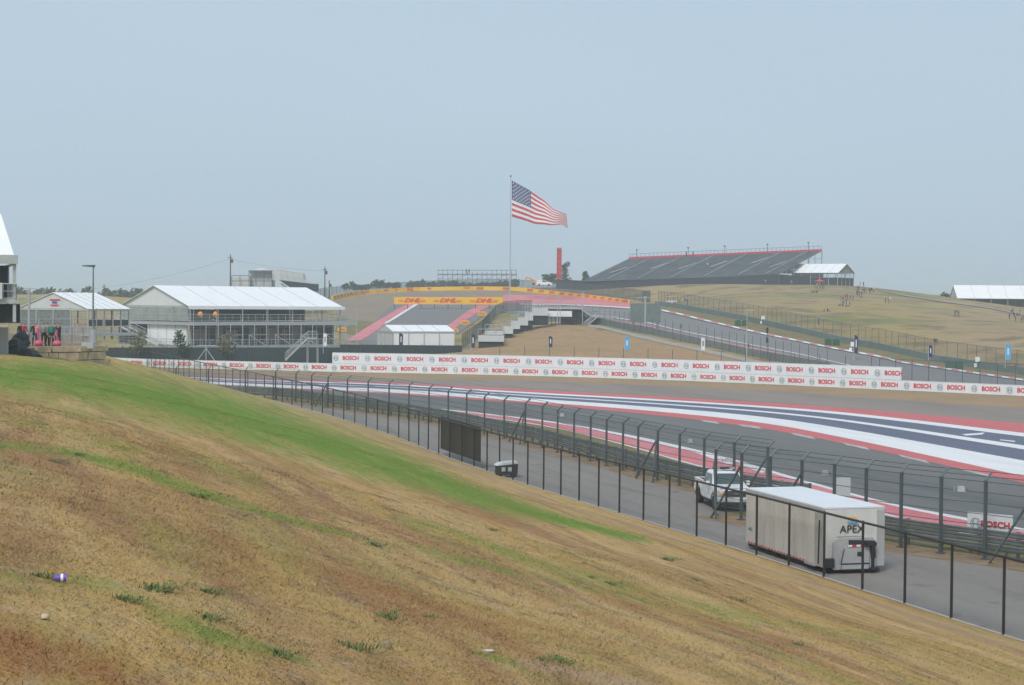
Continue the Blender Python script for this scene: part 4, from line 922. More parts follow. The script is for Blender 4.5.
for q in (.1,.9):
    mb = MB(); mb.bar(t*Lb*q+Vector((0,.1,0)), t*Lb*q+Vector((0,.1,1.8)), .03, 5); mb.build('leg','galv',e)

# ------------------------------------------------------------------ marquees
def box_frame(mb, pts, r): 
    for a_, b_ in pts: mb.bar(a_, b_, r, 4)
def marquee(name, p, rz, Ln, w, ze, zr, label, walls=(), z0=0, bays=4, group=None, roof='white', gable='white_grey', over=.4, cat='tent'):
    """local: x along the ridge from 0 to Ln, y across 0 to w; ze eave, zr ridge height"""
    t = empty(name, p, rz, label, cat, group)
    mb = MB(); m_ = w/2
    for s_, y0, y1 in ((0,-over,m_),(1,w+over,m_)):
        zz = ze-(over*(zr-ze)/m_)
        vs = [(-over,y0,zz),(Ln+over,y0,zz),(Ln+over,y1,zr),(-over,y1,zr)]
        vs += [(x,y,z-.06) for x,y,z in vs]; mb.add(vs, [(0,1,2,3),(7,6,5,4),(0,4,5,1),(1,5,6,2),(3,7,4,0)])
    mb.build('roof', roof, t)
    mb = MB()
    for k in range(1,bays):
        x = Ln*k/bays; mb.bar((x,-over,ze-over*(zr-ze)/m_+.03),(x,m_,zr+.03),.06,4); mb.bar((x,w+over,ze-over*(zr-ze)/m_+.03),(x,m_,zr+.03),.06,4)
    mb.build('roof_seam','seam', t)
    for x, s_ in ((0,-1),(Ln,1)):
        mb = MB(); mb.prism([(x,0,ze-.1),(x,w,ze-.1),(x,m_,zr-.1)], (s_,0,0), .05); mb.build('gable', gable, t)
    mb = MB()
    for y in (0,w): mb.box((Ln/2,y,ze-.18),(Ln,.12,.3))
    for x in (0,Ln): mb.box((x,m_,ze-.18),(.12,w,.3))
    mb.build('eave_beam','galv_pale', t)
    pm = MB(); pm.box((0,0,(z0+ze)/2),(.16,.16,ze-z0)); po = None
    for k in range(bays+1):
        for y in (0,w):
            q = Vector((Ln*k/bays,y,0))
            if po is None: po = pm.build('post','galv_pale', t); po.location = q
            else: copy_of(po, t, q)
    for x in (0,Ln):
        for k in (1,2,3): copy_of(po, t, Vector((x,w*k/4,0)))
    for (side, a_, b_, za, zb, mm) in walls:
        mb = MB()
        if side == 'front': mb.box((Ln*(a_+b_)/2,.05,(za+zb)/2),(Ln*(b_-a_),.06,zb-za))
        elif side == 'back': mb.box((Ln*(a_+b_)/2,w-.05,(za+zb)/2),(Ln*(b_-a_),.06,zb-za))
        elif side == 'left': mb.box((.05,w*(a_+b_)/2,(za+zb)/2),(.06,w*(b_-a_),zb-za))
        elif side == 'right': mb.box((Ln-.05,w*(a_+b_)/2,(za+zb)/2),(.06,w*(b_-a_),zb-za))
        elif side == 'inner': mb.box((Ln*(a_+b_)/2,w*.45,(za+zb)/2),(Ln*(b_-a_),.06,zb-za))
        mb.build('wall', mm, t)
    return t
def railing(parent, pts, h=1.1, step=1.5, m='galv_pale', infill=True, name='railing'):
    mb = MB()
    for a_, b_ in zip(pts[:-1], pts[1:]):
        a_ = Vector(a_); b_ = Vector(b_); n = max(1,int((b_-a_).length/step))
        for k in range(n+1): q = a_.lerp(b_,k/n); mb.bar(q,q+Vector((0,0,h)),.035,4)
        mb.bar(a_+Vector((0,0,h)),b_+Vector((0,0,h)),.04,4); mb.bar(a_+Vector((0,0,h*.55)),b_+Vector((0,0,h*.55)),.022,4); mb.bar(a_+Vector((0,0,.12)),b_+Vector((0,0,.12)),.03,4)
        if infill:
            nn = n*5
            for k in range(nn): q = a_.lerp(b_,k/nn); mb.bar(q+Vector((0,0,.1)),q+Vector((0,0,h)),.014,3)
    return mb.build(name, m, parent)
def stair(parent, a_, b_, w, wdir, n=14, m='galv_pale'):
    a_ = Vector(a_); b_ = Vector(b_); wd = Vector(wdir)*w; mb = MB()
    for o_ in (Vector(), wd): mb.prism([a_+o_+Vector((0,0,-.25)), a_+o_+Vector((0,0,.1)), b_+o_+Vector((0,0,.1)), b_+o_+Vector((0,0,-.25))], wd, .04)
    d_ = (b_-a_); dh = Vector((d_.x,d_.y,0)).normalized()*.30
    for k in range(n):
        q = a_.lerp(b_,(k+.5)/n); mb.add([q-dh*.5,q+dh*.5,q+dh*.5+wd,q-dh*.5+wd],[(0,1,2,3)])
    s_ = mb.build('staircase', m, parent)
    for o_ in (Vector(), wd):
        mb = MB(); mb.bar(a_+o_+Vector((0,0,1)), b_+o_+Vector((0,0,1)), .035, 4); mb.bar(a_+o_+Vector((0,0,.55)), b_+o_+Vector((0,0,.55)), .02, 4)
        for k in range(8): q = a_.lerp(b_,k/7)+o_; mb.bar(q, q+Vector((0,0,1)), .025, 4)
        mb.build('handrail', m, s_)
    return s_
# two-storey pavilion
pA = W(190,360,305); zg = pA.z-.4; th = R(42); Lp, wp = 31.5, 22.5
def zq(py, px=190, D=305): return W(px,py,D).z-zg
ze_ = zq(305.5); zr_ = zq(285.2,158,312); zd = zq(321.5); zd0 = zq(346)
pav = marquee('pavilion', (pA.x,pA.y,zg), th, Lp, wp, ze_, zr_, 'large two-storey white-roofed pavilion with glazed lower floor', z0=0, bays=6, over=.5, cat='pavilion',
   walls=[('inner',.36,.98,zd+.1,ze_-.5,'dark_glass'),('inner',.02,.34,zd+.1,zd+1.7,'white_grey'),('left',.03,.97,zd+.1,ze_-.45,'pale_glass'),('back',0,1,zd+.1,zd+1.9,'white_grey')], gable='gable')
mb = MB(); mb.box((Lp/2+.3,wp/2-1.2,zd-.35),(Lp+2.6,wp+3.6,.55)); mb.build('upper_deck','galv_pale', pav)
mb = MB(); mb.box((Lp/2+.3,wp/2-1.4,zd0-.2),(Lp+2.6,wp+4,.35)); mb.build('lower_deck','galv_pale', pav)
railing(pav, [(-1.2,wp+.6,zd),(-1.2,-3,zd),(Lp+1.5,-3,zd),(Lp+1.5,wp,zd)], 1.25)
railing(pav, [(-1.2,wp+.6,zd0),(-1.2,-3.3,zd0),(Lp+1.5,-3.3,zd0)], 1.1)
mb = MB()
for k in range(15): x = -1.2+k*(Lp+2.7)/14; mb.bar((x,-3,0),(x,-3,zd-.5),.07,4)
mb.build('support_frame','galv_pale', pav)
mb = MB()
for k in range(8): x = -1.2+k*(Lp+2.7)/7; mb.bar((x,-3,zd-.2),(x,-3.02,ze_-.5),.045,4)
mb.build('deck_mast','galv_pale', pav)
mb = MB(); mb.box((Lp*.50,1.2,(zd0+zd)/2-.2),(Lp*.96,.1,zd-zd0-.5)); gw = mb.build('glazed_wall','dark_glass', pav)
mb = MB()
for k in range(18): x = Lp*.03+k*Lp*.94/17; mb.box((x,1.1,(zd0+zd)/2-.2),(.13,.12,zd-zd0-.5))
for z in (zd0+.9,zd0+1.9,zd-1.0): mb.box((Lp*.5,1.08,z),(Lp*.96,.06,.07))
mb.build('mullion','galv_pale', gw)
for i,(x0,x1) in enumerate(((.05,.12),(.18,.23),(.26,.33),(.40,.46),(.52,.58),(.62,.66),(.7,.78))):
    mb = MB(); mb.box((Lp*(x0+x1)/2,1.13,(zd0+zd)/2-.1+.25*math.sin(i*2.3)),(Lp*(x1-x0),.04,1.9)); mb.build('blind','tan_blind', gw)
mb = MB(); mb.box((-.2,wp*.31,(zd0+zd)/2-.15),(.3,wp*.56,zd-zd0-.5)); sw_ = mb.build('side_wall','white', pav)
for k in range(5): mb = MB(); mb.box((-.38,wp*.06+k*wp*.125,(zd0+zd)/2-.15),(.05,.12,zd-zd0-.5)); mb.build('side_rib','seam', sw_)
mb = MB(); mb.box((-.3,wp*.82,(zd0+zd)/2-.3),(.3,wp*.42,zd-zd0-.1)); mb.build('side_screen','dark', pav)
for k in range(5):
    x = Lp*.12+k*Lp*.17; mb = MB(); mb.bar((x,-4.2,zd0+1.9),(x+4.0,-5.2,zd0-.6),.07,4); mb.bar((x,-4.0,zd0+1.9),(x+4,-4.0,zd0+1.9),.04,4); mb.bar((x+4,-5.2,zd0-1.4),(x+4,-5.2,zd0+.3),.05,4); mb.bar((x,-4.2,zd0-1.2),(x,-4.2,zd0+1.9),.06,4); mb.build('raking_brace','galv_pale', pav)
stair(pav, (-2.9,wp*.98,zd-.1), (-2.9,wp*.25,zd0+.1), 1.5, (1,0,0), 14, 'white_grey')
mb = MB(); mb.box((Lp/2,-.55,ze_-.32),(Lp+1.2,.12,.55)); mb.build('fascia','white', pav)
stair(pav, (Lp*.70,-5.2,zd0+.2), (Lp*.45,-6.2,-.6), 1.4, (0,1,0))
stair(pav, (Lp*.92,-5.0,zd0+.2), (Lp*1.08,-5.4,-.8), 1.4, (0,1,0))
for i, x in enumerate((.035,.13)):
    p_ = Matrix.Rotation(th,4,'Z') @ Vector((Lp*x,-1.4,0)); e = empty('parasol', (pA.x+p_.x,pA.y+p_.y,zg+zd), 0, ['orange folded parasol at the left corner of the pavilion upper deck','orange folded parasol further right on the pavilion upper deck'][i], 'parasol', 'orange parasols on the pavilion deck')
    mb = MB(); mb.lathe((0,0,.85),[(.3,0),(.5,.25),(.4,.6),(.2,.8),(.03,.9)],8); mb.build('canopy','orange',e); mb = MB(); mb.bar((0,0,-.1),(0,0,1.4),.04,5); mb.build('pole','galv',e)
# scaffold stair standing before the dark fence
sb_ = W(298,361,293); e = empty('scaffold_stair', sb_, 0, 'pale scaffold stair rising to the right in front of the dark pavilion fence', 'stairs'); k = 293/1800
stair(e, (9*k,0,23*k), (-13*k,0,1.5*k), 1.6, (0,1,0), 14, 'galv_pale')
mb = MB(); mb.box((14*k,.8,22.6*k),(10*k,1.8,.12)); mb.build('landing','galv_pale',e); railing(e,[(9*k,0,23*k),(19*k,0,23*k)],1.1,.8)
for x in (9,19): 
    for y in (0,1.6): mb = MB(); mb.bar((x*k,y,-.5),(x*k,y,22.6*k),.06,4); mb.build('leg','galv_pale',e)
sb_ = W(206,361,294); e = empty('raking_frame', sb_, 0, 'pale crossed steel props in front of the dark pavilion fence', 'frame')
for a_, b_ in (((-9,0,0),(1,0,14)),((9,0,0),(-1,0,14)),((0,0,0),(0,0,16)),((-9,0,15.5),(10,0,15.5))): mb = MB(); mb.bar(Vector(a_)*k,Vector(b_)*k,.07,4); mb.build('prop','galv_pale',e)
# dark screen fence in front of the pavilion and its posts
def screen_fence(p0, p1, D0, D1, h, label, step=3.2):
    a_ = W(p0[0],p0[1],D0); b_ = W(p1[0],p1[1],D1); n = max(2,int((b_-a_).length/step)); P = [a_.lerp(b_,k/n) for k in range(n+1)]
    root = empty('screen_fence', a_, 0, label, 'fence'); Q = [p-a_ for p in P]; t_ = (b_-a_).normalized(); nn = Vector((-t_.y,t_.x,0))
    mb = MB(); mb.prism([Q[0]-Vector((0,0,.6)), Q[-1]-Vector((0,0,.6)), Q[-1]+Vector((0,0,h)), Q[0]+Vector((0,0,h))], nn, .06); mb.build('screen','dark_screen',root)
    pm = MB(); pm.bar((0,-.1,-.5),(0,-.1,h+.25),.04,5); po = None
    for q in Q:
        if po is None: po = pm.build('post','galv',root); po.location = q
        else: copy_of(po, root, q)
screen_fence((96,361.5),(346,361.5),303,298,2.35,'dark green screen fence in front of the two-storey pavilion')
screen_fence((340,353),(462,354),318,318,1.5,'dark screen fence at the foot of the small white tent')
# small trees before the pavilion
def leaf_cloud(g, n, c, rx, rz, sz, shape=None):
    mb = MB()
    for _ in range(n):
        while True:
            x, y, z = g.uniform(-1,1), g.uniform(-1,1), g.uniform(-1,1)
            if x*x+y*y+z*z <= 1: break
        if shape: f_ = shape(z); x *= f_; y *= f_
        p_ = Vector((c[0]+x*rx, c[1]+y*rx, c[2]+z*rz)); a_ = Vector((g.gauss(0,1),g.gauss(0,1),g.gauss(0,1))).normalized(); b_ = a_.orthogonal().normalized(); q_ = a_.cross(b_); s_ = sz*g.uniform(.5,1.4)
        mb.add([p_-b_*s_, p_+q_*s_*.6, p_+b_*s_, p_-q_*s_*.6], [(0,1,2,3)])
    return mb
def tree(p, h, rx, label, seed, m='leaf', group=None, n=420, sz=.22, name='young_tree', low=.25):
    g = random.Random(seed); e = empty(name, p, 0, label, 'tree', group)
    mb = MB(); mb.bar((0,0,-.3),(0,0,h*.55),.07*h/4,7,.04*h/4); mb.bar((0,0,h*.55),(.05,0,h*.92),.04*h/4,6,.01)
    for k in range(5):
        a_ = k*1.3+seed; z_ = h*(low+.1+.1*k); mb.bar((0,0,z_),(math.cos(a_)*rx*.7,math.sin(a_)*rx*.7,z_+h*.16),.03*h/4,4,.008)
    mb.build('trunk','bark',e)
    cm = MB()
    for k in range(7):
        c_ = (g.uniform(-.45,.45)*rx, g.uniform(-.45,.45)*rx, h*(low+.12+(1-low-.18)*k/6)); r_ = rx*(.9-.5*abs(k/6-.4))*g.uniform(.8,1.15)
        q = leaf_cloud(g, n//7, c_, r_, h*.13, sz); cm.add(q.v, q.f)
    cm.build('crown', m, e); return e
for i,(x,y0,y1,l,mm) in enumerate(((138,362,330,'thin olive tree at the left of the dark pavilion fence','leaf_dry'),(180.5,362,332,'darker young tree in front of the pavilion side wall','leaf'),(225,362,334,'broad olive young tree in front of the pavilion glazing','leaf_dry'))):
    b_ = W(x,y0,300); tree(b_, (y0-y1)*300/1800, 1.7 if i != 1 else 1.3, l, i+3, mm, 'young trees before the pavilion', 520, .2)

# small white tent right of the pavilion
p = W(393,347.5,335); s_ = 335/1800; ang = R(22)
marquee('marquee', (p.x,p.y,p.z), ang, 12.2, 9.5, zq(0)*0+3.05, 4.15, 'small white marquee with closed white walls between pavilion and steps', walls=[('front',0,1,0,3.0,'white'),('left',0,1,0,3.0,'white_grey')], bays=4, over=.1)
# tent with logo on the far left
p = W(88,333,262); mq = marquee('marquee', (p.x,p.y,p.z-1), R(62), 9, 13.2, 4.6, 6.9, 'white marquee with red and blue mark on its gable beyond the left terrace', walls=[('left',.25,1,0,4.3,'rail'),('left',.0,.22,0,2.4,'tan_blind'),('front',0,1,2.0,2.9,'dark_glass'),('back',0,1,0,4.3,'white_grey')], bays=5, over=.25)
mb = MB(); mb.box((-.12,6.2,5.8),(.04,1.9,.2)); mb.box((-.12,6.3,5.0),(.04,1.5,.18)); mb.build('gable_mark','red_ink', mq)
mb = MB(); mb.box((-.13,6.3,5.42),(.04,.9,.3)); mb.build('gable_mark','blue', mq)
mb = MB(); mb.box((4.5,6.2,.7),(11,14.5,.3)); mb.build('deck','galv_pale', mq)
railing(mq, [(-.8,13,.85),(-.8,-.8,.85),(10,-.8,.85)], 1.1, 2.0)

# ------------------------------------------------------------------ left terrace
zt_ = 7.55
tp = [W(39,350,126.5),W(75,352,128.5),W(103,354,131.5)]; tp = [Vector((v.x,v.y,0)) for v in tp]
mb = MB(); mb.prism([Vector((-60,118,5.0)), Vector((tp[0].x-3,124,5.0)), *[Vector((v.x,v.y+.35,5.0)) for v in tp], Vector((-42.5,176,5.0)), Vector((-60,176,5.0))], (0,0,1), zt_-5.0); o = mb.build('terrace', 'dirt'); tag(o, kind='structure')
e = empty('stone_wall', tp[0], 0, 'low limestone block wall along the edge of the left terrace', 'wall'); g = random.Random(5)
for row, (z0, hh) in enumerate(((5.4,.62),(6.05,.58),(6.66,.55),(7.24,.42))):
    P = resample(tp, 60); L_ = sum((b_-a_).length for a_,b_ in zip(P[:-1],P[1:])); x = g.uniform(-.5,0); mb = MB()
    while x < L_:
        ln_ = g.uniform(.7,1.6); f_ = min(max((x+ln_/2)/L_,0),1); q = P[int(f_*59)]; t_ = (P[min(60,int(f_*59)+1)]-P[int(f_*59)]).normalized()
        if not (row == 3 and g.random() < .15): mb.box(q-tp[0]+Vector((0,g.uniform(-.05,.05),z0+hh/2)), (ln_-.05,.55,hh-.04*g.random()), math.atan2(t_.y,t_.x))
        x += ln_
    mb.build('stone_course', 'stone', e)
p = W(88,350,129.5); e = tag(MB().box((0,0,0),(.85,.5,.45)).build('concrete_block','galv_pale'), 'square pale concrete block on the stone wall by the lamp post', 'block'); e.location = (p.x,p.y,zt_+.14)
# dark sheeted heaps
def heap(px, py, D, w_, h_, seed, label):
    p = W(px,py,D); g = random.Random(seed); mb = MB(); n = 11; secs = []
    for j in range(8):
        v = j/7; f_ = (1-v**2.6)**.5 if j < 7 else .25; secs.append([Vector((math.cos(2*math.pi*k/n)*w_/2*f_*g.uniform(.88,1.12)*(1.25 if k%3==0 else 1)+v*.15*w_*math.sin(seed), math.sin(2*math.pi*k/n)*w_*.4*f_*g.uniform(.9,1.1), v*h_*g.uniform(.95,1.03))) for k in range(n)])
    body_loft(mb, secs); o = mb.build('sheeted_pile','bag'); o.location = p-Vector((0,0,.15)); return tag(o, label, 'pile')
heap(12.5,354,120,1.5,1.2,2,'bulging heap under black plastic at the left edge of the terrace'); heap(31,359.5,117,1.45,.85,4,'lower wide heap under black plastic in front of the pink balls'); heap(20,345,124,1.1,1.1,7,'dark bundle behind the two black plastic heaps')
# lamp post, terrace fence
p = W(93,346,137); e = empty('street_lamp', (p.x,p.y,zt_), 0, 'tall grey lamp post with flat head on the left terrace', 'street lamp'); hL = W(93,266.5,137).z-zt_
mb = MB(); mb.bar((0,0,0),(0,0,hL),.08,8,.05); mb.build('pole','rail',e); mb = MB(); mb.bar((0,0,0),(0,0,1.15),.26,10,.24); mb.build('base','galv_pale',e)
mb = MB(); mb.prism([(.12,-.15,hL-.06),(-.78,-.15,hL+.0),(-.85,-.15,hL+.08),(.12,-.15,hL+.12)],(0,1,0),.3); mb.build('lamp_head','galv',e)
fl = [Vector((W(x,340,D).x, D, zt_)) for x,D in ((8,133),(34,135),(62,136),(103,139))]
post_fence(fl, 1.95, 2.6, 'galv_pale', 'chain_grey', 'grey wire fence along the back of the left terrace', r=.045)
fb = [Vector((W(x,340,D).x, D, zt_)) for x,D in ((61,133),(72,133.4),(83,133.8),(93,134.2))]
root = empty('crowd_barrier', fb[0], 0, 'grey crowd barrier panels beside the lamp post on the terrace', 'barrier')
for a_, b_ in zip(fb[:-1], fb[1:]):
    a_ = a_-fb[0]; b_ = b_-fb[0]; mb = MB(); mb.bar(a_+Vector((0,0,.1)),a_+Vector((0,0,1.35)),.03,5); mb.bar(b_+Vector((0,0,.1)),b_+Vector((0,0,1.35)),.03,5)
    mb.bar(a_+Vector((0,0,1.35)),b_+Vector((0,0,1.35)),.03,5); mb.bar(a_+Vector((0,0,.2)),b_+Vector((0,0,.2)),.03,5)
    for k in range(1,9): q = a_.lerp(b_,k/9); mb.bar(q+Vector((0,0,.2)),q+Vector((0,0,1.35)),.014,4)
    mb.build('panel','galv_pale',root)
pole = W(29,338,132); e = empty('pole', (pole.x,pole.y,zt_), 0, 'grey pole standing among the people on the left terrace', 'pole'); mb = MB(); mb.bar((0,0,0),(0,0,4.2),.09,7); mb.build('shaft','galv_pale',e); mb = MB(); mb.box((0,0,4.2),(.9,.08,.08)); mb.build('crossbar','galv_pale',e)
for i, x in enumerate((38.5,57)):
    p = W(x,346,129.5-i*.5); e = empty('inflatable_hammer', (p.x,p.y,zt_), 0, ['pink ball on an upright pink stick, left of the pair on the terrace','pink ball on an upright pink stick, right of the pair on the terrace'][i], 'inflatable', 'pink balls on sticks')
    mb = MB(); mb.lathe((0,0,0),[(.03+.29*math.sin(math.pi*t_/9)*1.0,.02+.23*(1-math.cos(math.pi*t_/9))) for t_ in range(10)],16); mb.build('ball','pink',e,True); mb = MB(); mb.bar((0,0,.42),(-.03,0,1.25),.05,8,.08); mb.build('stick','pink',e)
# far-left hospitality structure
p = Vector((W(16,330,112).x, 112, 0)); e = empty('hospitality_stand', (p.x,p.y,zt_-.6), R(18), 'tall white-roofed hospitality stand cut by the left picture edge', 'pavilion'); b0z = zt_-.6
def zz(py): return W(8,py,112).z-b0z
mb = MB(); ex = .1; zt1 = zz(255); zt2 = zz(211)
mb.add([(-14,-.3,zt1),(-.15,-.3,zt1),(-.15,10,zt1),(-14,10,zt1),(-13,4.5,zt2),(-.75,4.5,zt2)], [(0,1,5,4),(1,2,5),(2,3,4,5),(3,0,4),(3,2,1,0)]); mb.build('roof','white',e)
mb = MB(); mb.box((-7,-.35,zz(259.5)),(14.2,.1,.55)); mb.box((.02,5,zz(259.5)),(.1,10.6,.55)); mb.build('fascia','galv_pale',e)
pm = MB(); pm.box((0,0,(zz(262)+zz(322))/2),(.2,.2,zz(262)-zz(322))); po = None
lg = MB(); lg.box((0,0,zz(320)/2),(.12,.12,zz(320)))
for x in (-1.0,-4.5,-9):
    for y in (1,9): o_ = lg.build('leg','dark',e); o_.location = (x,y,0)
for x in (-.1,-1.1,-4.5,-9):
    for y in (0,10):
        if po is None: po = pm.build('post','galv_pale',e); po.location = (x,y,0)
        else: copy_of(po,e,Vector((x,y,0)))
mb = MB(); mb.box((-7,5,zz(301)),(14.2,10.4,.3)); mb.build('deck','galv_pale',e); railing(e,[(-14,-.2,zz(300)),(-.0,-.2,zz(300)),(0,10,zz(300))],1.0,1.2)
mb = MB(); mb.box((-7,.4,(zz(304)+zz(323))/2),(14.5,.2,zz(304)-zz(323))); mb.build('dark_skirt','dark_screen',e)
mb = MB(); mb.box((-7,6,(zz(264)+zz(300))/2),(13.5,.2,zz(264)-zz(300))); mb.build('rear_wall','dark_glass',e)
mb = MB(); mb.box((-1.6,-.6,(zz(285)+zz(297))/2),(1.5,.1,1.0)); mb.build('side_panel','white_grey',e)
e2 = empty('white_panel', (W(3.5,352,116).x+.1,116,zt_-.8),0,'pale upright panel at the left picture edge beside the black heaps','panel'); mb = MB(); mb.box((-.6,0,1.3),(1.6,.08,2.2)); mb.build('sheet','white_grey',e2); mb = MB(); mb.bar((.15,.1,0),(.15,.1,2.3),.04,5); mb.build('leg','galv',e2); mb = MB(); mb.bar((-1.3,.1,0),(-1.3,.1,2.3),.04,5); mb.build('leg','galv',e2)

# ------------------------------------------------------------------ people
def body_mesh(name, J, E_, facing=0):
    """J: {name:(x,y,z,r)} skeleton in metres, E_: edges; coloured by region"""
    names = list(J); me = bpy.data.meshes.new(name); me.from_pydata([J[n][:3] for n in names], [(names.index(a), names.index(b)) for a,b in E_], [])
    o = bpy.data.objects.new(name, me); COL.objects.link(o); sk = o.modifiers.new('skin','SKIN'); sk.use_smooth_shade = True
    for i, n in enumerate(names): me.skin_vertices[0].data[i].radius = (J[n][3],)*2
    me.skin_vertices[0].data[names.index('pelvis')].use_root = True
    sb = o.modifiers.new('sub','SUBSURF'); sb.levels = 1; sb.render_levels = 1
    dg = bpy.context.evaluated_depsgraph_get(); dg.update(); out = bpy.data.meshes.new_from_object(o.evaluated_get(dg)); bpy.data.objects.remove(o)
    out.name = name; out.materials.clear()
    for m_ in ('skin','hair','navy','dark','tyre'): out.materials.append(M[m_])
    # regions by nearest bone: 0 skin 1 hair 2 shirt 3 trousers 4 shoes
    reg = {'head':0,'neck':0,'crown':1,'elbow':2,'hand':0,'wrist':0,'chest':2,'waist':2,'sh':2,'pelvis':3,'hip':3,'knee':3,'ankle':3,'toe':4,'fin':0}
    keys = [(Vector(J[n][:3]), reg[''.join(c for c in n if c.isalpha() and c.islower())]) for n in names]
    for p_ in out.polygons:
        c_ = p_.center; p_.material_index = min(keys, key=lambda k_: (k_[0]-c_).length)[1]
    return out
def skeleton(pose):
    J = {}; E_ = []
    if pose == 'sit': hz_ = .16; kn = [(-.17,-.42,.46),(.17,-.40,.47)]; an = [(-.15,-.62,.09),(.16,-.64,.09)]
    elif pose == 'walk': hz_ = .93; kn = [(-.10,-.20,.50),(.10,.12,.50)]; an = [(-.11,-.30,.08),(.11,.42,.14)]
    else: hz_ = .94; kn = [(-.11,-.03,.50),(.12,-.02,.50)]; an = [(-.13,.02,.08),(.14,.02,.08)]
    J['pelvis'] = (0,0,hz_,.135); J['waist'] = (0,.01,hz_+.17,.125); J['chest'] = (0,0,hz_+.38,.15); J['neck'] = (0,-.01,hz_+.56,.055); J['head'] = (0,-.03,hz_+.66,.092); J['crown'] = (0,-.005,hz_+.76,.088)
    E_ += [('pelvis','waist'),('waist','chest'),('chest','neck'),('neck','head'),('head','crown')]
    for i, s_ in enumerate((-1,1)):
        k = 'LR'[i]; J['hip'+k] = (s_*.10,0,hz_-.06,.09); J['knee'+k] = (*kn[i],.062); J['ankle'+k] = (*an[i],.042); J['toe'+k] = (an[i][0],an[i][1]-.17,an[i][2]-.04,.038)
        E_ += [('pelvis','hip'+k),('hip'+k,'knee'+k),('knee'+k,'ankle'+k),('ankle'+k,'toe'+k)]
        sh_ = hz_+.49; J['sh'+k] = (s_*.18,0,sh_,.062)
        if pose == 'arms': el = (s_*.27,-.08,sh_-.26); wr = (s_*.08,-.27,sh_-.18)
        elif pose == 'phone' and s_ > 0: el = (s_*.26,-.12,sh_-.22); wr = (s_*.12,-.28,sh_+.12)
        elif pose == 'sit': el = (s_*.26,-.12,sh_-.25); wr = (s_*.16,-.36,sh_-.30)
        elif pose == 'walk': el = (s_*.25,.10*s_,sh_-.29); wr = (s_*.25,-.02+.12*s_,sh_-.54)
        else: el = (s_*.26,.03,sh_-.29); wr = (s_*.25,-.06,sh_-.55)
        J['elbow'+k] = (*el,.044); J['wrist'+k] = (*wr,.03); d_ = (Vector(wr)-Vector(el)).normalized(); J['hand'+k] = (*(Vector(wr)+d_*.09),.038)
        E_ += [('chest','sh'+k),('sh'+k,'elbow'+k),('elbow'+k,'wrist'+k),('wrist'+k,'hand'+k)]
    return J, E_
BODY = {p_: body_mesh('person_'+p_, *skeleton(p_)) for p_ in ('stand','arms','phone','walk','sit')}
CLOTH = {}
for nm, c_ in (('white',(.62,.62,.62)),('black',(.02,.02,.022)),('red',(.5,.03,.04)),('blue',(.03,.07,.3)),('grey',(.2,.21,.22)),('green',(.02,.22,.14)),('yellow',(.65,.42,.04)),('denim',(.06,.08,.15)),('khaki',(.3,.24,.15)),('pink',(.6,.2,.25))):
    CLOTH[nm] = mat('cloth_'+nm, c_, .85, .1, 6)
def person(pose, p, rz, shirt, legs, label, group=None, s=1.0):
    o = bpy.data.objects.new('person', BODY[pose]); COL.objects.link(o); o.location = p; o.rotation_euler = (0,0,rz); o.scale = (s,s,s)
    for i, m_ in ((2,CLOTH[shirt]),(3,CLOTH[legs])): o.material_slots[i].link = 'OBJECT'; o.material_slots[i].material = m_
    return tag(o, label, 'person', group)
ter = 'people standing on the left terrace'
for x, D, po_, rz, sh_, lg, l in ((34.5,132,'stand',.4,'black','black','person in black left of the grey pole on the terrace, under the wire fence'),(36.8,130.8,'arms',2.4,'pink','denim','person in a pale pink top next to the left pink stick'),
    (43.5,131.6,'stand',3.0,'grey','black','person in a light grey top and black shorts between the pink balls'),(47.2,132.3,'phone',2.6,'grey','black','person in grey turned away among the terrace group'),(51.5,131.2,'stand',.3,'green','black','person in a teal green top on the terrace'),
    (54.2,132.2,'arms',3.3,'blue','denim','person in blue behind the teal-shirted one'),(58.6,131.0,'phone',-.5,'black','black','person in black right of the right pink stick'),(24,131.4,'arms',1.2,'red','denim','person in dark red at the left behind the black heaps'),(20.5,132.2,'stand',.9,'black','denim','person in black behind the black heaps at the left edge')):
    person(po_, Vector((W(x,340,D).x, D, zt_-.02)), rz, sh_, lg, l, ter)
rr = random.Random(11); cols = ['white','black','red','blue','grey','black','grey','denim','khaki','pink']; pos_ = ['stand','arms','walk','phone']
def crowd(px_list, where, group, sit=.0, sz=1.0, base=None):
    for (x,y) in px_list:
        p = base(x,y) if base else T(x,y,Dmin=340)
        c1 = rr.choice(cols); po_ = 'sit' if rr.random() < sit else rr.choice(pos_)
        nm = {'denim':'dark blue','khaki':'tan'}.get(c1,c1)
        person(po_, p, rr.uniform(-.8,.8) if rr.random()<.6 else rr.uniform(0,6.2), c1, rr.choice(['black','denim','khaki','black']), ('tiny %s person in %s %s' % ({'sit':'seated','walk':'walking'}.get(po_,'standing'), nm, where)), group, sz)
c6 = lambda L_: [(680+x/5.12, 240+y/5.12) for x,y in L_]; c7 = lambda L_: [(840+x/4.89, 260+y/4.89) for x,y in L_]
crowd(c6([(275,212),(357,208),(370,206),(438,220),(570,232)]), 'walking below the grandstand skirt', 'spectators below the grandstand')
crowd(c6([(702,247),(716,247),(729,247)]), 'by the red shade near the grandstand tent', 'spectators by the grandstand tent')
crowd(c6([(672,270),(685,271),(700,270)]), 'sitting on the hill below the grandstand tent', 'spectators sitting high on the hill', 1)
crowd(c6([(740,368),(755,367)]), 'in the lone pair halfway up the hill', 'lone pair on the hill', 1)
crowd(c6([(835,302),(848,304),(858,302),(872,308),(886,307),(820,338),(832,340),(848,342),(862,340)]), 'in the loose group on the upper hill', 'loose group on the upper hill', .5)
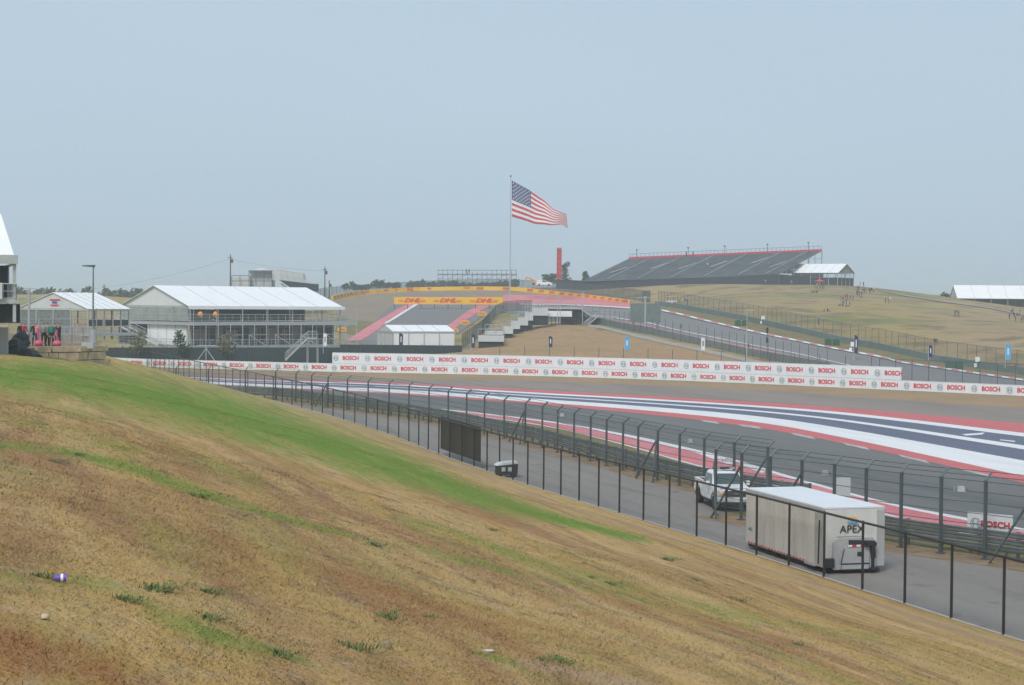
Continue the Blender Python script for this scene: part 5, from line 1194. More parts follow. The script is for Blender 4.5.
crowd(c6([(908,285),(918,286),(930,288),(908,258),(915,262),(928,270),(938,266),(946,272),(970,272),(980,270),(922,238),(940,240),(992,268),(1005,256)])+c7([(80,172),(92,178),(100,185),(112,165),(130,162),(148,163)]), 'on the crest right of the grandstand tent', 'crowd on the crest', .1)
crowd(c7([(5,205),(14,212),(30,222),(60,210),(48,224),(222,212),(236,212),(246,210)]), 'on the slope below the crest crowd', 'spectators on the slope under the crest', .4)
crowd(c7([(562,276),(572,278),(580,276)]), 'in the lone trio on the right hill', 'lone trio on the right hill', .5)
crowd(c7([(462,402),(472,404)]), 'above the debris fence at the right', 'pair above the debris fence', .5)
crowd(c7([(828,290),(838,272),(845,262),(850,285),(858,300),(866,272),(874,290),(880,262),(888,305),(893,280),(900,296),(904,262),(912,285)]), 'in the bright group at the right picture edge', 'bright group at the right edge', .2)
crowd([(679,304.5),(682,304.8),(685,304.6),(687.5,305)], 'at the marshal post behind the far barrier', 'marshals behind the far barrier')
crowd([(748.5,350),(681,332.5)], 'on the near edge of the uphill straight', 'marshals by the uphill straight', base=lambda x,y: T(x,y))
crowd([(818.5,325)], 'behind the debris fence on the hill', 'lone spectator behind the fence')

# ------------------------------------------------------------------ flag and pole
fp = W(510,279,560); ft = W(510.6,177,560); kf_ = 560/1800
e = empty('flagpole', (fp.x,560,terr(fp.x,560)-.5), 0, 'very tall white flagpole on the hill crest', 'flagpole'); hh = ft.z-(float(terr(fp.x,560))-.5)
mb = MB(); mb.bar((0,0,0),(0,0,hh),.22,10,.10); mb.build('pole','galv_pale',e); mb = MB(); mb.lathe((0,0,hh),[(.05,0),(.25,.12),(.3,.3),(.2,.5),(.02,.6)],10); mb.build('finial','galv',e)
topx = [(0,180.5),(.30,189.5),(.60,200.5),(.75,209.0),(1,213.8)]; bx = [(0,216.5),(.42,223.8),(.70,225.3),(.88,224.0),(1,228.3)]
NU, NV = 52, 26
def fpt(u, v, off=0):
    yt = np.interp(u,[a_ for a_,_ in topx],[b_ for _,b_ in topx]); yb_ = np.interp(u,[a_ for a_,_ in bx],[b_ for _,b_ in bx])
    x_ = 511.9+(54.3+1.6*v)*u; y_ = yt+(yb_-yt)*v+.35*math.sin(u*15+v*2)*u
    D_ = 560-.9*math.sin(u*9.0+v*1.6)*(.25+.6*u)-2.2*u+off
    return W(x_, y_, D_)
fo = fpt(0,0); mb = MB(); vs = [fpt(i/NU, j/NV)-fo for i in range(NU+1) for j in range(NV+1)]; fs=[]; ms=[]
for i in range(NU):
    for j in range(NV):
        st_ = j//2; canton = (i < NU*.345 and st_ < 7); mi = 2 if canton else (0 if st_%2==0 else 1)
        mb.add([],[]); fs.append((i*(NV+1)+j,(i+1)*(NV+1)+j,(i+1)*(NV+1)+j+1,i*(NV+1)+j+1)); ms.append(mi)
mb.v=[tuple(v) for v in vs]; mb.f=fs; mb.m=ms; fl_ = mb.build('flag',['flag_red','flag_white','flag_blue'],None,True); fl_.location = fo; tag(fl_,'huge stars-and-stripes flag flying to the right from the flagpole','flag')
so_ = fl_.modifiers.new('cloth','SOLIDIFY'); so_.thickness = .06; so_.offset = 0
mb = MB()
for row in range(9):
    for c_ in range(6 if row%2==0 else 5):
        u_ = .345*((c_*2+1+(row%2))/12); v_ = (7/13)*((row+1)/10)
        for off in (-.12,.12):
            ps = []
            for k in range(10):
                a_ = math.pi/2+k*math.pi/5; r_ = 1.0 if k%2==0 else .45; ps.append(fpt(u_+.0165*r_*math.cos(a_), v_-.026*r_*math.sin(a_), off)-fo)
            mb.add(ps,[tuple(range(10))])
mb.build('stars','flag_white',fl_)

# ------------------------------------------------------------------ red tower
p = T(559,279.5,Dmin=560); p = W(559,280,615); zb_ = float(terr(p.x,615))-.3; H_ = W(559,248,615).z-zb_
e = empty('red_tower', (p.x,615,zb_), .4, 'slim red lattice tower with white marks on the hilltop', 'tower')
mb = MB(); s_ = .55
for x,y in ((-s_,-s_),(s_,-s_),(s_,s_),(-s_,s_)): mb.bar((x,y,0),(x,y,H_),.12,4)
mb.build('mast','tower_red',e)
n = 9; mb = MB()
for k in range(n):
    z0 = H_*k/n; z1 = H_*(k+1)/n
    C_ = [(-s_,-s_),(s_,-s_),(s_,s_),(-s_,s_)]
    for a_,b_ in zip(C_, C_[1:]+C_[:1]): mb.bar((*a_,z1),(*b_,z1),.08,4); mb.bar((*a_,z0),(*b_,z1),.07,4)
mb.build('bracing','tower_red',e)
mb = MB(); mb.box((0,0,H_*.56),(1.1,1.1,H_*.84)); pn = mb.build('banner','tower_red',e)
mb = MB()
for k in range(5): mb.box((0,-.57,H_*(.25+.14*k)),(.5,.03,.8))
mb.build('mark','paint_pink',pn)

# ------------------------------------------------------------------ grandstand
def grandstand():
    P0 = W(583,281.5,600); P1 = W(779,275,588); Tt = W(822,251.5,612); T0 = W(629,259.5,622)
    z0 = (P0.z+P1.z)/2; root = empty('grandstand', P0, 0, 'large raked grandstand with red top rail on the far hill', 'grandstand')
    n = 26; rk0 = T0-P0; rk1 = Tt-P1; A0 = Vector((0,0,0)); A1 = P1-P0
    lv = MB(); tr_ = MB()
    for k in range(n):
        f0, f1 = k/n, (k+1)/n; a_ = A0+rk0*f0; b_ = A1+rk1*f0; c_ = A1+rk1*f1; d_ = A0+rk0*f1
        # riser then tread
        a2 = Vector((a_.x,a_.y,d_.z)); b2 = Vector((b_.x,b_.y,c_.z)); lv.add([a_,b_,b2,a2],[(0,1,2,3)]); tr_.add([a2,b2,c_,d_],[(0,1,2,3)])
        # bench
        m1 = a2.lerp(d_,.35)+Vector((0,0,.18)); m2 = b2.lerp(c_,.35)+Vector((0,0,.18)); lv.bar(m1,m2,.10,4)
    lv.build('benches','stand_seat',root); tr_.build('tread','stand_seat2',root)
    # aisles
    for i,f_ in enumerate((.12,.28,.45,.62,.79,.93)):
        s0 = A0.lerp(A1,f_); s1 = (A0+rk0).lerp(A1+rk1,f_); d_ = (A1-A0).normalized()*.55; u_ = Vector((0,0,.5)); mb = MB(); mb.add([s0-d_+u_,s0+d_+u_,s1+d_+u_,s1-d_+u_],[(0,1,2,3)]); mb.build('aisle','stand_seat',root)
    for i,(f_,g_,wd_) in enumerate(((.06,.30,.05),(.24,.42,.06),(.40,.36,.05),(.55,.40,.06),(.74,.50,.05),(.88,.30,.04))):
        s0 = A0.lerp(A1,f_)+(rk0.lerp(rk1,f_))*g_; d_ = (A1-A0)*wd_; r_ = rk0.lerp(rk1,f_)*.25+(A1-A0)*.03; u_=Vector((0,-.3,.55)); mb = MB(); mb.add([s0+u_,s0+d_*.35+u_,s0+d_*.35+r_+u_,s0+r_+u_],[(0,1,2,3)]); mb.build('vomitory','vomitory',root)
    up_ = Vector((0,0,1.0)); tl = A0+rk0; tR = A1+rk1
    mb = MB(); mb.prism([tl,tR,tR+up_*.85,tl+up_*.85],(0,1,0),.15); mb.build('top_rail','red_ink',root)
    mb = MB()
    for k in range(48): q = tl.lerp(tR,k/47); mb.bar(q+Vector((0,.2,.6)),q+Vector((0,.2,1.9)),.05,4)
    mb.bar(tl+Vector((0,.2,1.9)),tR+Vector((0,.2,1.9)),.05,4); mb.build('rear_railing','galv',root)
    for k,f_ in enumerate((.04,.31,.5,.72,.93)): mb = MB(); q = tl.lerp(tR,f_); mb.bar(q,q+Vector((0,0,3.2)),.10,5); mb.box(q+Vector((0,0,3.2)),(.7,.5,.35)); mb.build('floodlight','galv',root)
    # rear scaffold and sides
    mb = MB()
    for k in range(16):
        q = tl.lerp(tR,k/15); zb_ = float(terr(q.x+P0.x,q.y+P0.y))-P0.z-.5; mb.bar(q,Vector((q.x,q.y,zb_)),.12,4)
    for k in range(7):
        f_ = k/6; q = A1+rk1*f_; zb_ = float(terr(q.x+P0.x,q.y+P0.y))-P0.z-.5; mb.bar(q,Vector((q.x,q.y,zb_)),.12,4)
    for z_ in (2,4,6,8): 
        f_=z_/rk1.z
        if f_<1: mb.bar(A1+rk1*f_, A1+Vector((rk1.x,rk1.y,z_)),.08,4)
    mb.build('scaffold','galv_pale',root)
    # dark skirt along the front
    P = [W(556,279.5,612),W(583,281,601),W(640,279.5,597),W(720,276.8,592),W(779,274.5,588)]; Q = [p_-P0 for p_ in P]; mb = MB()
    vs = []
    for p_, q in zip(P,Q): zb_ = float(terr(p_.x,p_.y))-P0.z-.6; vs += [Vector((q.x,q.y-.3,zb_)), q+Vector((0,-.3,.1))]
    mb.add(vs,[(2*i,2*i+2,2*i+3,2*i+1) for i in range(len(P)-1)]); mb.build('skirt','dark_screen',root)
    return P0, rk0, rk1, A1
P0, rk0, rk1, A1 = grandstand()
for f_, g_, l in ((.18,.28,'tiny person sitting low in the grandstand left block'),(.21,.28,'tiny person beside the first in the grandstand left block'),(.52,.52,'tiny person high in the middle of the grandstand'),(.535,.52,'tiny person next to the one in the middle of the grandstand'),(.68,.5,'tiny person in the grandstand right of the middle'),(.85,.45,'tiny person in the right block of the grandstand'),(.30,1.0,'tiny person standing at the grandstand top rail, left'),(.335,1.0,'tiny person standing at the grandstand top rail beside another')):
    q = P0+(A1*f_)+rk0.lerp(rk1,f_)*g_+Vector((0,-.2,.15)); person('sit' if g_ < 1 else 'stand', q, rr.uniform(-.4,.4), rr.choice(['blue','black','grey','white']), 'black', l, 'spectators in the grandstand', 1.15)
# tent at the end of the grandstand with dark base
p = W(784,285.5,600); zb_ = p.z; e_ = marquee('marquee', (p.x,p.y,zb_-.3), R(-36), 19.5, 12, W(800,271.5,600).z-zb_, W(800,263.5,600).z-zb_+.2, 'white-roofed marquee on a dark base at the right end of the grandstand', walls=[('front',0,1,0,2.9,'dark_screen'),('right',0,1,0,2.9,'dark_screen'),('inner',0,.6,2.9,5,'rail_green')], bays=6, gable='rail')
railing(e_, [(0,-.2,2.9),(19.7,-.2,2.9),(19.7,12,2.9)], 1.6, 1.6)
mb = MB(); mb.prism([(19.62,2.2,W(800,271.5,600).z-zb_),(19.62,9.8,W(800,271.5,600).z-zb_),(19.62,6,W(800,267.5,600).z-zb_)],(1,0,0),.1); mb.build('gable_mark','tan_blind',e_)
# scaffold continuing screen to the right of the skirt
mb = MB(); a_ = W(779,283.5,590); b_ = W(822,284,596); t_ = b_-a_
o = MB().prism([Vector((0,0,-1)), t_+Vector((0,0,-1)), t_+Vector((0,0,1.9)), Vector((0,0,3.0))],(0,1,0),.2).build('privacy_screen','dark_screen'); o.location = a_; tag(o,'dark screen panel closing the right end of the grandstand','screen')
# long white tent on the right
p = W(958,303.5,560); marquee('marquee', (p.x,p.y,p.z-2), R(-2), 46, 12, W(951,297.5,560).z-p.z+2, W(967,285.5,566).z-p.z+2.1, 'long low white marquee beyond the crest at the right edge', walls=[('back',0,1,0,3.5,'rail_green')], bays=9, over=.3)
# red shade
p = T(712,0.0+288,Dmin=500) if False else T(819.5,288.2,Dmin=430); e = empty('shade', p, 0, 'small red shade canopy on the hill below the grandstand tent', 'canopy'); mb = MB(); mb.add([(-1.4,-1,2.1),(1.4,-1,2.1),(1.4,1,2.1),(-1.4,1,2.1),(0,0,2.8)],[(0,1,4),(1,2,4),(2,3,4),(3,0,4)]); mb.build('canopy','red_ink',e)
for x in (-1.3,1.3):
    for y in (-.9,.9): mb = MB(); mb.bar((x,y,-.2),(x,y,2.1),.05,4); mb.build('leg','galv',e)

# ------------------------------------------------------------------ stepped terraces and footbridge
mods = [(478,504,336,345,330),(485,503,331.5,337,340),(503,513,326.8,338,350),(511,520,321.2,333.8,360),(518,528,317.8,330,368),(525,533,312.4,325.5,376),(532,548,307.6,320.5,384)]
root = empty('stepped_terrace', W(491,345,330), 0, 'stepped white-walled viewing platforms climbing the hill at centre', 'platform'); b0 = root.location.copy()
for i,(x0,x1,y0,y1,D) in enumerate(mods):
    a_ = W(x0,y1,D); b_ = W(x1,y1,D); ztop = W(x0,y0,D).z; zmid = W(x0,y0+(y1-y0)*.62,D).z; dpt = 7.0; x0 -= 5
    mb = MB(); mb.box(((a_.x+b_.x)/2-b0.x, D+dpt/2-b0.y, (zmid+ztop)/2-b0.z),(b_.x-a_.x,dpt,ztop-zmid)); pf_ = mb.build('platform','white_grey',root)
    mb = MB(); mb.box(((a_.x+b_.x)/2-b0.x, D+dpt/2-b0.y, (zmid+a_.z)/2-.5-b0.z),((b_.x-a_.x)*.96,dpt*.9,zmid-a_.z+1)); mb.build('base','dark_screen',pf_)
    mb = MB()
    for k in range(4): x_ = a_.x+(b_.x-a_.x)*k/3-b0.x; mb.bar((x_,D-b0.y,ztop-b0.z),(x_,D-b0.y,ztop+1.3-b0.z),.06,4)
    mb.bar((a_.x-b0.x,D-b0.y,ztop+1.3-b0.z),(b_.x-b0.x,D-b0.y,ztop+1.3-b0.z),.05,4); mb.build('railing','galv_pale',pf_)
D = 392; root = empty('footbridge', W(570,328,D), 0, 'pale grey footbridge with stairs at the top of the stepped platforms', 'footbridge'); b0 = root.location.copy()
def L_(x,y,d=0): return W(x,y,D+d)-b0
def slab(name, x0,y0,x1,y1,dp,m_,parent=root, d0=0):
    a_ = L_(x0,y1,d0); b_ = L_(x1,y0,d0); mb = MB(); mb.box(((a_.x+b_.x)/2,d0+dp/2,(a_.z+b_.z)/2),(b_.x-a_.x,dp,b_.z-a_.z)); return mb.build(name,m_,parent)
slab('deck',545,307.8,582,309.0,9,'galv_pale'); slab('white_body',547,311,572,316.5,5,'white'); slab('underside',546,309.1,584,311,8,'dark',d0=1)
slab('rear_wall',560,311,598,325,.4,'rail',d0=7); slab('landing',590,315.6,604,317.2,4,'galv_pale'); slab('landing',604,316.2,617,318.2,4,'galv_pale',d0=1)
railing(root,[L_(545,307.8),L_(582,307.8)],1.3,2.0); railing(root,[L_(590,315.6),L_(612,315.6)],1.2,2.0)
stair(root,L_(581,308.5,-.5),L_(593,316.5,-.5),2.2,(0,1,0),14,'galv_pale'); stair(root,L_(597,317,-2),L_(584,327.5,-3),2.2,(0,1,0),14,'galv_pale')
mb = MB()
for k in range(13):
    x_ = 548+k*3.6; a_ = L_(x_,311,2); b_ = L_(x_,328,2); mb.bar(a_,b_,.07,4)
for y_ in (317,321,325): mb.bar(L_(548,y_,2),L_(591,y_,2),.05,4)
mb.build('support_frame','galv',root)
for i,(x,y0,y1) in enumerate(((557.5,328,296),(560,328,298),(582.5,322,293))):
    p = W(x,y0,D-4); e = empty('light_mast', p, 0, ['slim white mast, left of the pair by the footbridge','slim white mast, right of the pair by the footbridge','slim white mast above the footbridge stairs'][i], 'mast', 'slim masts by the footbridge'); hm_ = (y0-y1)*(D-4)/1800; mb = MB(); mb.bar((0,0,-.5),(0,0,hm_),.08,5); mb.build('pole','galv_pale',e); mb = MB(); mb.box((0,0,hm_),(.5,.3,.2)); mb.build('lamp','galv_pale',e)
# dark fence left of the steps
fl = [T(x,y) for x,y in ((462,349),(472,342),(482,334),(490,324),(496,316),(505,312),(520,311),(532,311))]
post_fence(fl, 2.9, 2.8, 'galv', 'chain_dense', 'dark mesh fence climbing left of the stepped platforms', r=.06)
# dark screen panel and pole
p = W(645,333,372); e = empty('screen_board', p, 0, 'dark grey-green screen board standing by the uphill straight', 'screen'); k = 372/1800
def bx_(x0,y0,x1,y1): return (((x0+x1)/2-645)*k, 0, (333-(y0+y1)/2)*k), ((x1-x0)*k,.25,(y1-y0)*k)
mb = MB(); c_, d_ = bx_(630,303.5,660.5,322); mb.box(c_,d_); mb.build('panel','rail_green',e); mb = MB(); c_, d_ = bx_(629,296.5,657,303.3)
for x in (630,637,644,651,657): mb.bar(((x-645)*k,0,(333-303)*k),((x-645)*k,0,(333-298)*k),.04,4)
mb.bar(((630-645)*k,0,(333-298)*k),((657-645)*k,0,(333-298)*k),.05,4); mb.build('top_frame','galv_pale',e)
for x in (633,657): mb = MB(); mb.bar(((x-645)*k,.1,-1),((x-645)*k,.1,(333-310)*k),.1,4); mb.build('leg','galv',e)
p = W(645,336,366); e = empty('light_mast', p, 0, 'white mast in front of the dark screen board', 'mast'); mb = MB(); mb.bar((0,0,-.5),(0,0,39*366/1800),.18,8,.13); mb.build('pole','galv_pale',e); mb = MB(); mb.box((0,0,39*366/1800),(.7,.4,.2)); mb.build('lamp','galv_pale',e)
p = W(746.5,360,290); e = empty('street_lamp', p, 0, 'thin white lamp post in front of the uphill straight', 'street lamp'); hm_ = 50*290/1800; mb = MB(); mb.bar((0,0,-.5),(0,0,hm_),.09,6,.06); mb.build('pole','galv_pale',e)
for s_ in (0,.75): mb = MB(); mb.box((s_+.15,0,hm_),(.4,.3,.16)); mb.bar((0,0,hm_-.1),(s_+.1,0,hm_-.02),.04,4); mb.build('lamp_head','galv_pale',e)
p = W(767,352,300); e = empty('marker_post', p, 0, 'thin dark post with two black boards by the uphill straight', 'post'); mb = MB(); mb.bar((0,0,-1),(0,0,4.2),.05,5); mb.build('pole','galv',e)
for z_ in (2.0,3.6): mb = MB(); mb.box((0,0,z_),(.35,.3,.9)); mb.build('board','dark',e)
# feather flags and banners
def feather(px, y0, y1, D, m_, label, wpx=3.2, text=None, rect=False):
    p = W(px,y1,D); h_ = (y1-y0)*D/1800; e = empty('feather_flag', p, 0, label, 'banner', 'upright advertising flags'); k = D/1800*wpx
    mb = MB(); mb.bar((-k*.5,0,-1.2),(-k*.5,0,h_),.06,5,.03); mb.build('pole','galv_pale',e); mb = MB()
    P_ = [(-k*.45,0,h_*.05),(k*.45,0,h_*.02),(k*.5,.12,h_*.85),(k*.2,.05,h_*.97),(-k*.45,0,h_)] if not rect else [(-k*.5,0,.1),(k*.5,0,.1),(k*.5,0,h_),(-k*.5,0,h_)]
    mb.prism([Vector(q) for q in P_],(0,1,0),.03); c_ = mb.build('cloth',m_,e)
    mb = MB(); mb.box((0,-.02,h_*.55),(k*.25,.02,h_*.4)); mb.build('mark','banner_white' if m_ != 'banner_white' else 'navy',c_)
for a_ in ((550.5,336,347.5,315,'navy','dark purple-blue flag on the tan field below the footbridge'),(703,337.5,350.5,310,'banner_white','white wind-blown flag beside the gravel path'),(856,335,354,308,'navy','navy flag with white mark between the barriers on the right'),
           (930.5,345,357.5,285,'navy','dark flag above the white wall towards the right'),(401,333,347,326,'navy','small navy flag in front of the small white marquee'),(473,334,348,318,'navy','navy flag between marquee and stepped platforms')): feather(*a_, wpx=4)
feather(627,337,350.5,300,'lightblue','light blue upright banner on the tan field',5,None,True); feather(1008,344,360.5,280,'lightblue','light blue upright banner near the right picture edge',5.5,None,True); feather(325,333.5,346.5,296,'banner_white','white upright banner on the pavilion forecourt',3.5,None,True)
for x,y,l in ((741.5,326.5,'green box on the verge, nearest the start of the barrier'),(832.5,346,'green box on the verge in the middle of the straight'),(954.5,369.5,'green box on the verge near the right edge')):
    p = T(x,y); e = empty('marshal_box', p, 0, l, 'box', 'green boxes on the track verge')
    for s_ in (-1,1): mb = MB(); mb.prism([(s_*.75-.6,0,0),(s_*.75+.6,0,0),(s_*.75+.6,0,1.2),(s_*.75,0,1.4),(s_*.75-.6,0,1.2)],(0,1,0),.8); mb.build('bin','green_box',e)
for x,y,l,y2 in ((763,324.5,'white board on a post, first behind the far barrier',316),(977.5,368,'white board on a post behind the far barrier at the right',357),(852.5,352,'white board on a post left of the navy flag',342)):
    p = T(x,y); e = empty('sign_board', p, 0, l, 'sign', 'white boards along the far barrier'); h_ = (y-y2)*p.y/1800; mb = MB(); mb.box((0,0,h_*.78),(.75,.06,h_*.45)); mb.build('panel','banner_white',e); mb = MB(); mb.box((-.35,-.02,h_*.25),(.5,.05,h_*.35)); mb.build('panel','banner_white',e); mb = MB(); mb.bar((0,.06,-.2),(0,.06,h_),.05,4); mb.build('post','galv',e)
# utility buggy at marshal post
p = T(672,304.2,Dmin=400); e = empty('utility_cart', p, .2, 'small white utility cart behind the far barrier', 'cart'); mb = MB(); mb.prism([(-1.3,0,.4),(1.3,0,.4),(1.3,0,.9),(.5,0,1.0),(-1.3,0,.95)],(0,1,0),1.3); mb.build('body','white',e); mb = MB(); mb.box((-.2,.65,1.95),(1.9,1.4,.08)); mb.build('roof','white',e)
for x in (-1,.6): 
    for y in (.1,1.2): mb = MB(); mb.bar((x,y,.9),(x,y,1.95),.04,4); mb.build('roof_post','galv',e)
for x in (-.85,.85):
    for y in (.05,1.25): mb = MB(); mb.lathe((x,y,.3),[(.3,-.08),(.3,.08)],12,'Y'); mb.build('wheel','tyre',e)

# ------------------------------------------------------------------ skyline pieces
def utility_pole(px, y0, y1, D, label, arm=1.2):
    p = W(px,y1,D); e = empty('utility_pole', p, 0, label, 'pole', 'wooden poles behind the pavilion'); h_ = (y1-y0)*D/1800; mb = MB(); mb.bar((0,0,-3),(0,0,h_),.2,7,.12); mb.build('pole','bark',e)
    mb = MB(); mb.box((0,0,h_-.8),(arm,.15,.15)); mb.box((.4,0,h_-1.6),(.5,.4,.9)); mb.build('crossarm','bark',e); return W(px,y0+1,D)
t1 = utility_pole(230.3,254.5,290,440,'tall dark pole rising behind the pavilion roof'); t2 = utility_pole(324.8,266.5,292,470,'dark pole right of the scaffold stand on the skyline'); t3 = utility_pole(104,284,300,520,'short distant pole above the left marquee'); utility_pole(329.2,280,292,520,'thin short pole right of the dark skyline pole',.5)
t0 = W(-60,288,520)
for a_, b_, l in ((t3,t1,'thin sagging cable from the left pole to the tall pole'),(t1,t2,'thin sagging cable between the two dark skyline poles'),(t0,t3,'thin cable leaving the picture to the left')):
    pts = [a_.lerp(b_,k/14)-a_-Vector((0,0,.7*(1-(2*k/14-1)**2)))-Vector((0,0,.8)) for k in range(15)]; mb = MB(); mb.tube(pts,.018,4); o = mb.build('overhead_cable','dark'); o.location = a_; tag(o,l,'cable')
# scaffold stands behind the pavilion
D = 500; root = empty('scaffold_stand', W(240,292,D), 0, 'pale scaffold stand with white sheeting on the skyline behind the pavilion', 'scaffold'); b0 = root.location.copy()
def bb_(x0,y0,x1,y1,name,m_,dp=6,d0=0):
    a_ = W(x0,y1,D+d0)-b0; b_ = W(x1,y0,D+d0)-b0; mb = MB(); mb.box(((a_.x+b_.x)/2,d0+dp/2,(a_.z+b_.z)/2),(b_.x-a_.x,dp,b_.z-a_.z)); mb.build(name,m_,root)
bb_(232,276.5,250,290,'sheeting','white_grey'); bb_(249,271,272,290,'sheeting','white_grey',7,2); bb_(250,287,290,291,'base','dark',5,-1)
mb = MB()
for x in (231.7,240,249,256,264,272): a_ = W(x,292,D-1)-b0; b_ = W(x,270.5 if x>245 else 275.5,D-1)-b0; mb.bar(a_,b_,.09,4)
for y_,x0,x1 in ((275.5,231.7,249),(270.5,249,272),(276,249,272),(281,232,272)): mb.bar(W(x0,y_,D-1)-b0,W(x1,y_,D-1)-b0,.08,4)
mb.build('frame','galv',root)
mb = MB(); mb.add([W(249,271,D)-b0,W(272,271,D)-b0,W(272,271,D+8)-b0,W(249,271,D+8)-b0,W(260,267.7,D+4)-b0],[(0,1,4),(1,2,4),(2,3,4),(3,0,4)]); mb.build('canopy','white_grey',root)
root = empty('scaffold_stand', W(295,292,D), 0, 'pale sheeted back of a temporary stand with dark wedge below', 'scaffold'); b0 = root.location.copy()
P_ = [W(x,y,D)-b0 for x,y in ((272,280),(272,270),(279,269),(303,273.5),(304,279.6),(316.5,283.2),(316.5,284.6),(280,281))]; mb = MB(); mb.prism(P_,(0,1,0),5); mb.build('sheeting','white_grey',root)
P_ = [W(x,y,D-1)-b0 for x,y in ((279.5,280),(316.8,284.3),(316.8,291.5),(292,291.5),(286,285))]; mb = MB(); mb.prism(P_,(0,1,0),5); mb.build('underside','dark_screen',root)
mb = MB()
for x in (281,287,293,299,303): mb.bar(W(x,280,D-1.2)-b0,W(x,270.5+(x-281)*.13,D-1.2)-b0,.06,4)
mb.bar(W(279,270,D-1.2)-b0,W(303,274,D-1.2)-b0,.06,4); mb.build('frame','galv_pale',root)
mb = MB(); mb.bar(W(281,283,D-1.5)-b0,W(292,290,D-1.5)-b0,.35,4); mb.build('brace','galv_pale',root)
# filming platform on the ridge
D = 640; root = empty('scaffold_platform', W(478,284,D), 0, 'long open scaffold platform on the ridge left of the flagpole', 'scaffold'); b0 = root.location.copy(); mb = MB()
for k in range(17):
    x = 438+k*4.9; yb_ = 269.5 if (x < 466 or x > 488) else 271.5; mb.bar(W(x,288,D)-b0,W(x,yb_,D)-b0,.075,4); mb.bar(W(x,288,D+3)-b0,W(x,yb_,D+3)-b0,.075,4)
for y_ in (270.2,274.0,274.8,279): mb.bar(W(438,y_,D)-b0,W(516.5,y_,D)-b0,.08,4)
for k in range(8): x = 438+k*9.8; mb.bar(W(x,279,D)-b0,W(x+9.8,274,D)-b0,.05,4)
mb.build('frame','galv',root); mb = MB(); a_ = W(438,274.6,D)-b0; b_ = W(516,274.6,D)-b0; mb.box(((a_.x+b_.x)/2,1.5,a_.z),(b_.x-a_.x,3,.15)); mb.build('deck','galv_pale',root)
for x, po_, l in ((466.2,'arms','tiny dark figure on the ridge platform, left of the pair'),(469,'stand','tiny dark figure on the ridge platform, right of the pair')):
    person(po_, W(x,274.3,D)+Vector((0,1,0)), .3, 'black','black', l, 'figures on the ridge platform', 1.15)
# boom lift and white truck by the ridge
p = W(536,284.5,600); e = empty('boom_lift', p, 0, 'orange boom lift folded on the ridge right of the flagpole', 'lift'); k = 600/1800
mb = MB(); mb.bar((0,0,.8),(-6.5*k,0,6.8*k),.28,5); mb.build('boom','orange',e); mb = MB(); mb.bar((-6.5*k,0,6.8*k),(-9.8*k,0,7.0*k),.22,5); mb.bar((-9.8*k,0,7.0*k),(-10.5*k,0,4.0*k),.2,5); mb.build('jib','orange',e); mb = MB(); mb.box((0,0,.6),(2.2,1.6,.8)); mb.build('chassis','orange',e)
for x in (-.8,.8): mb = MB(); mb.lathe((x,-.7,.2),[(.4,-.12),(.4,.12)],12,'Y'); mb.build('wheel','tyre',e)
p = W(544,286,596); e = empty('van', p, 0, 'white vehicle with sloping roof beside the boom lift on the ridge', 'van'); mb = MB(); mb.prism([(-2.6,0,.4),(2.6,0,.4),(2.6,0,1.0),(1.2,0,1.5),(.2,0,2.0),(-2.4,0,1.9)],(0,1,0),1.9); mb.build('body','white',e); mb = MB(); mb.prism([(1.15,-.03,1.35),(.25,-.03,1.85),(-.6,-.03,1.85),(-.6,-.03,1.35)],(0,1,0),.03); mb.build('side_window','dark_glass',e)
for x in (-1.6,1.6):
    for y in (.1,1.8): mb = MB(); mb.lathe((x,y,.36),[(.36,-.1),(.36,.1)],12,'Y'); mb.build('wheel','tyre',e)
# shrubs and trees on the ridge and skyline
def bush(px, py, D, w_, h_, seed, label, group, m_='leaf'):
    p = W(px,py,D); e = empty('bush', p, 0, label, 'bush', group); g = random.Random(seed); cm = MB()
    for k in range(5): q = leaf_cloud(g, 50, (g.uniform(-.35,.35)*w_,g.uniform(-.3,.3)*w_,h_*g.uniform(.3,.7)), w_*.32, h_*.38, .09*w_+.12); cm.add(q.v,q.f)
    cm.build('foliage',m_,e); mb = MB(); mb.bar((0,0,-1),(0,0,h_*.5),.1,5,.05); mb.build('stem','bark',e)
g = random.Random(3)
for i in range(26):
    x = 346+i*6.9+g.uniform(-2,2); h_ = g.choice((5,6,7,8,6)); y_ = 288.5+ (1.5 if x<370 else 0)
    bush(x, y_, 640+g.uniform(0,12), 9*.36, h_*.36*1.1, i, 'dark green bush along the ridge behind the yellow wall', 'bushes along the ridge')
for i,(x,y0,y1,w_,l) in enumerate(((566,283,263,2.8,'dark tree right behind the red tower'),(547,284,275,3,'low dark bush left of the red tower'),(553,284,274,3,'low dark bush touching the red tower'),(586,283,272,2,'small dark bush between red tower and grandstand'))):
    D = 628; tree(W(x,y0,D), (y0-y1)*D/1800, w_*.75, l, 20+i, 'leaf', None, 500, .35, 'tree', .05)
for i in range(24):
    x = -60+i*9+g.uniform(-2,2)
    if x > 20 and x < 205 or x <= 20: bush(x, 304, 680+g.uniform(0,20), 17*.4, g.uniform(13,17)*.4, 60+i, 'dark tree in the distant line behind the left marquees', 'distant tree line at the left')
for i,(x,y) in enumerate(((910,296.5),(916,297),(925,298),(943,300),(948,300),(953,301),(960,302),(968,303))): bush(x, y+1, 575, 2.6, 8*.32 if i > 2 else 1.4, 90+i, 'dark bush behind the crest path left of the long marquee', 'bushes behind the crest')
# fence posts rising over the ridge left
HAZE = .00045
EXPO = .35
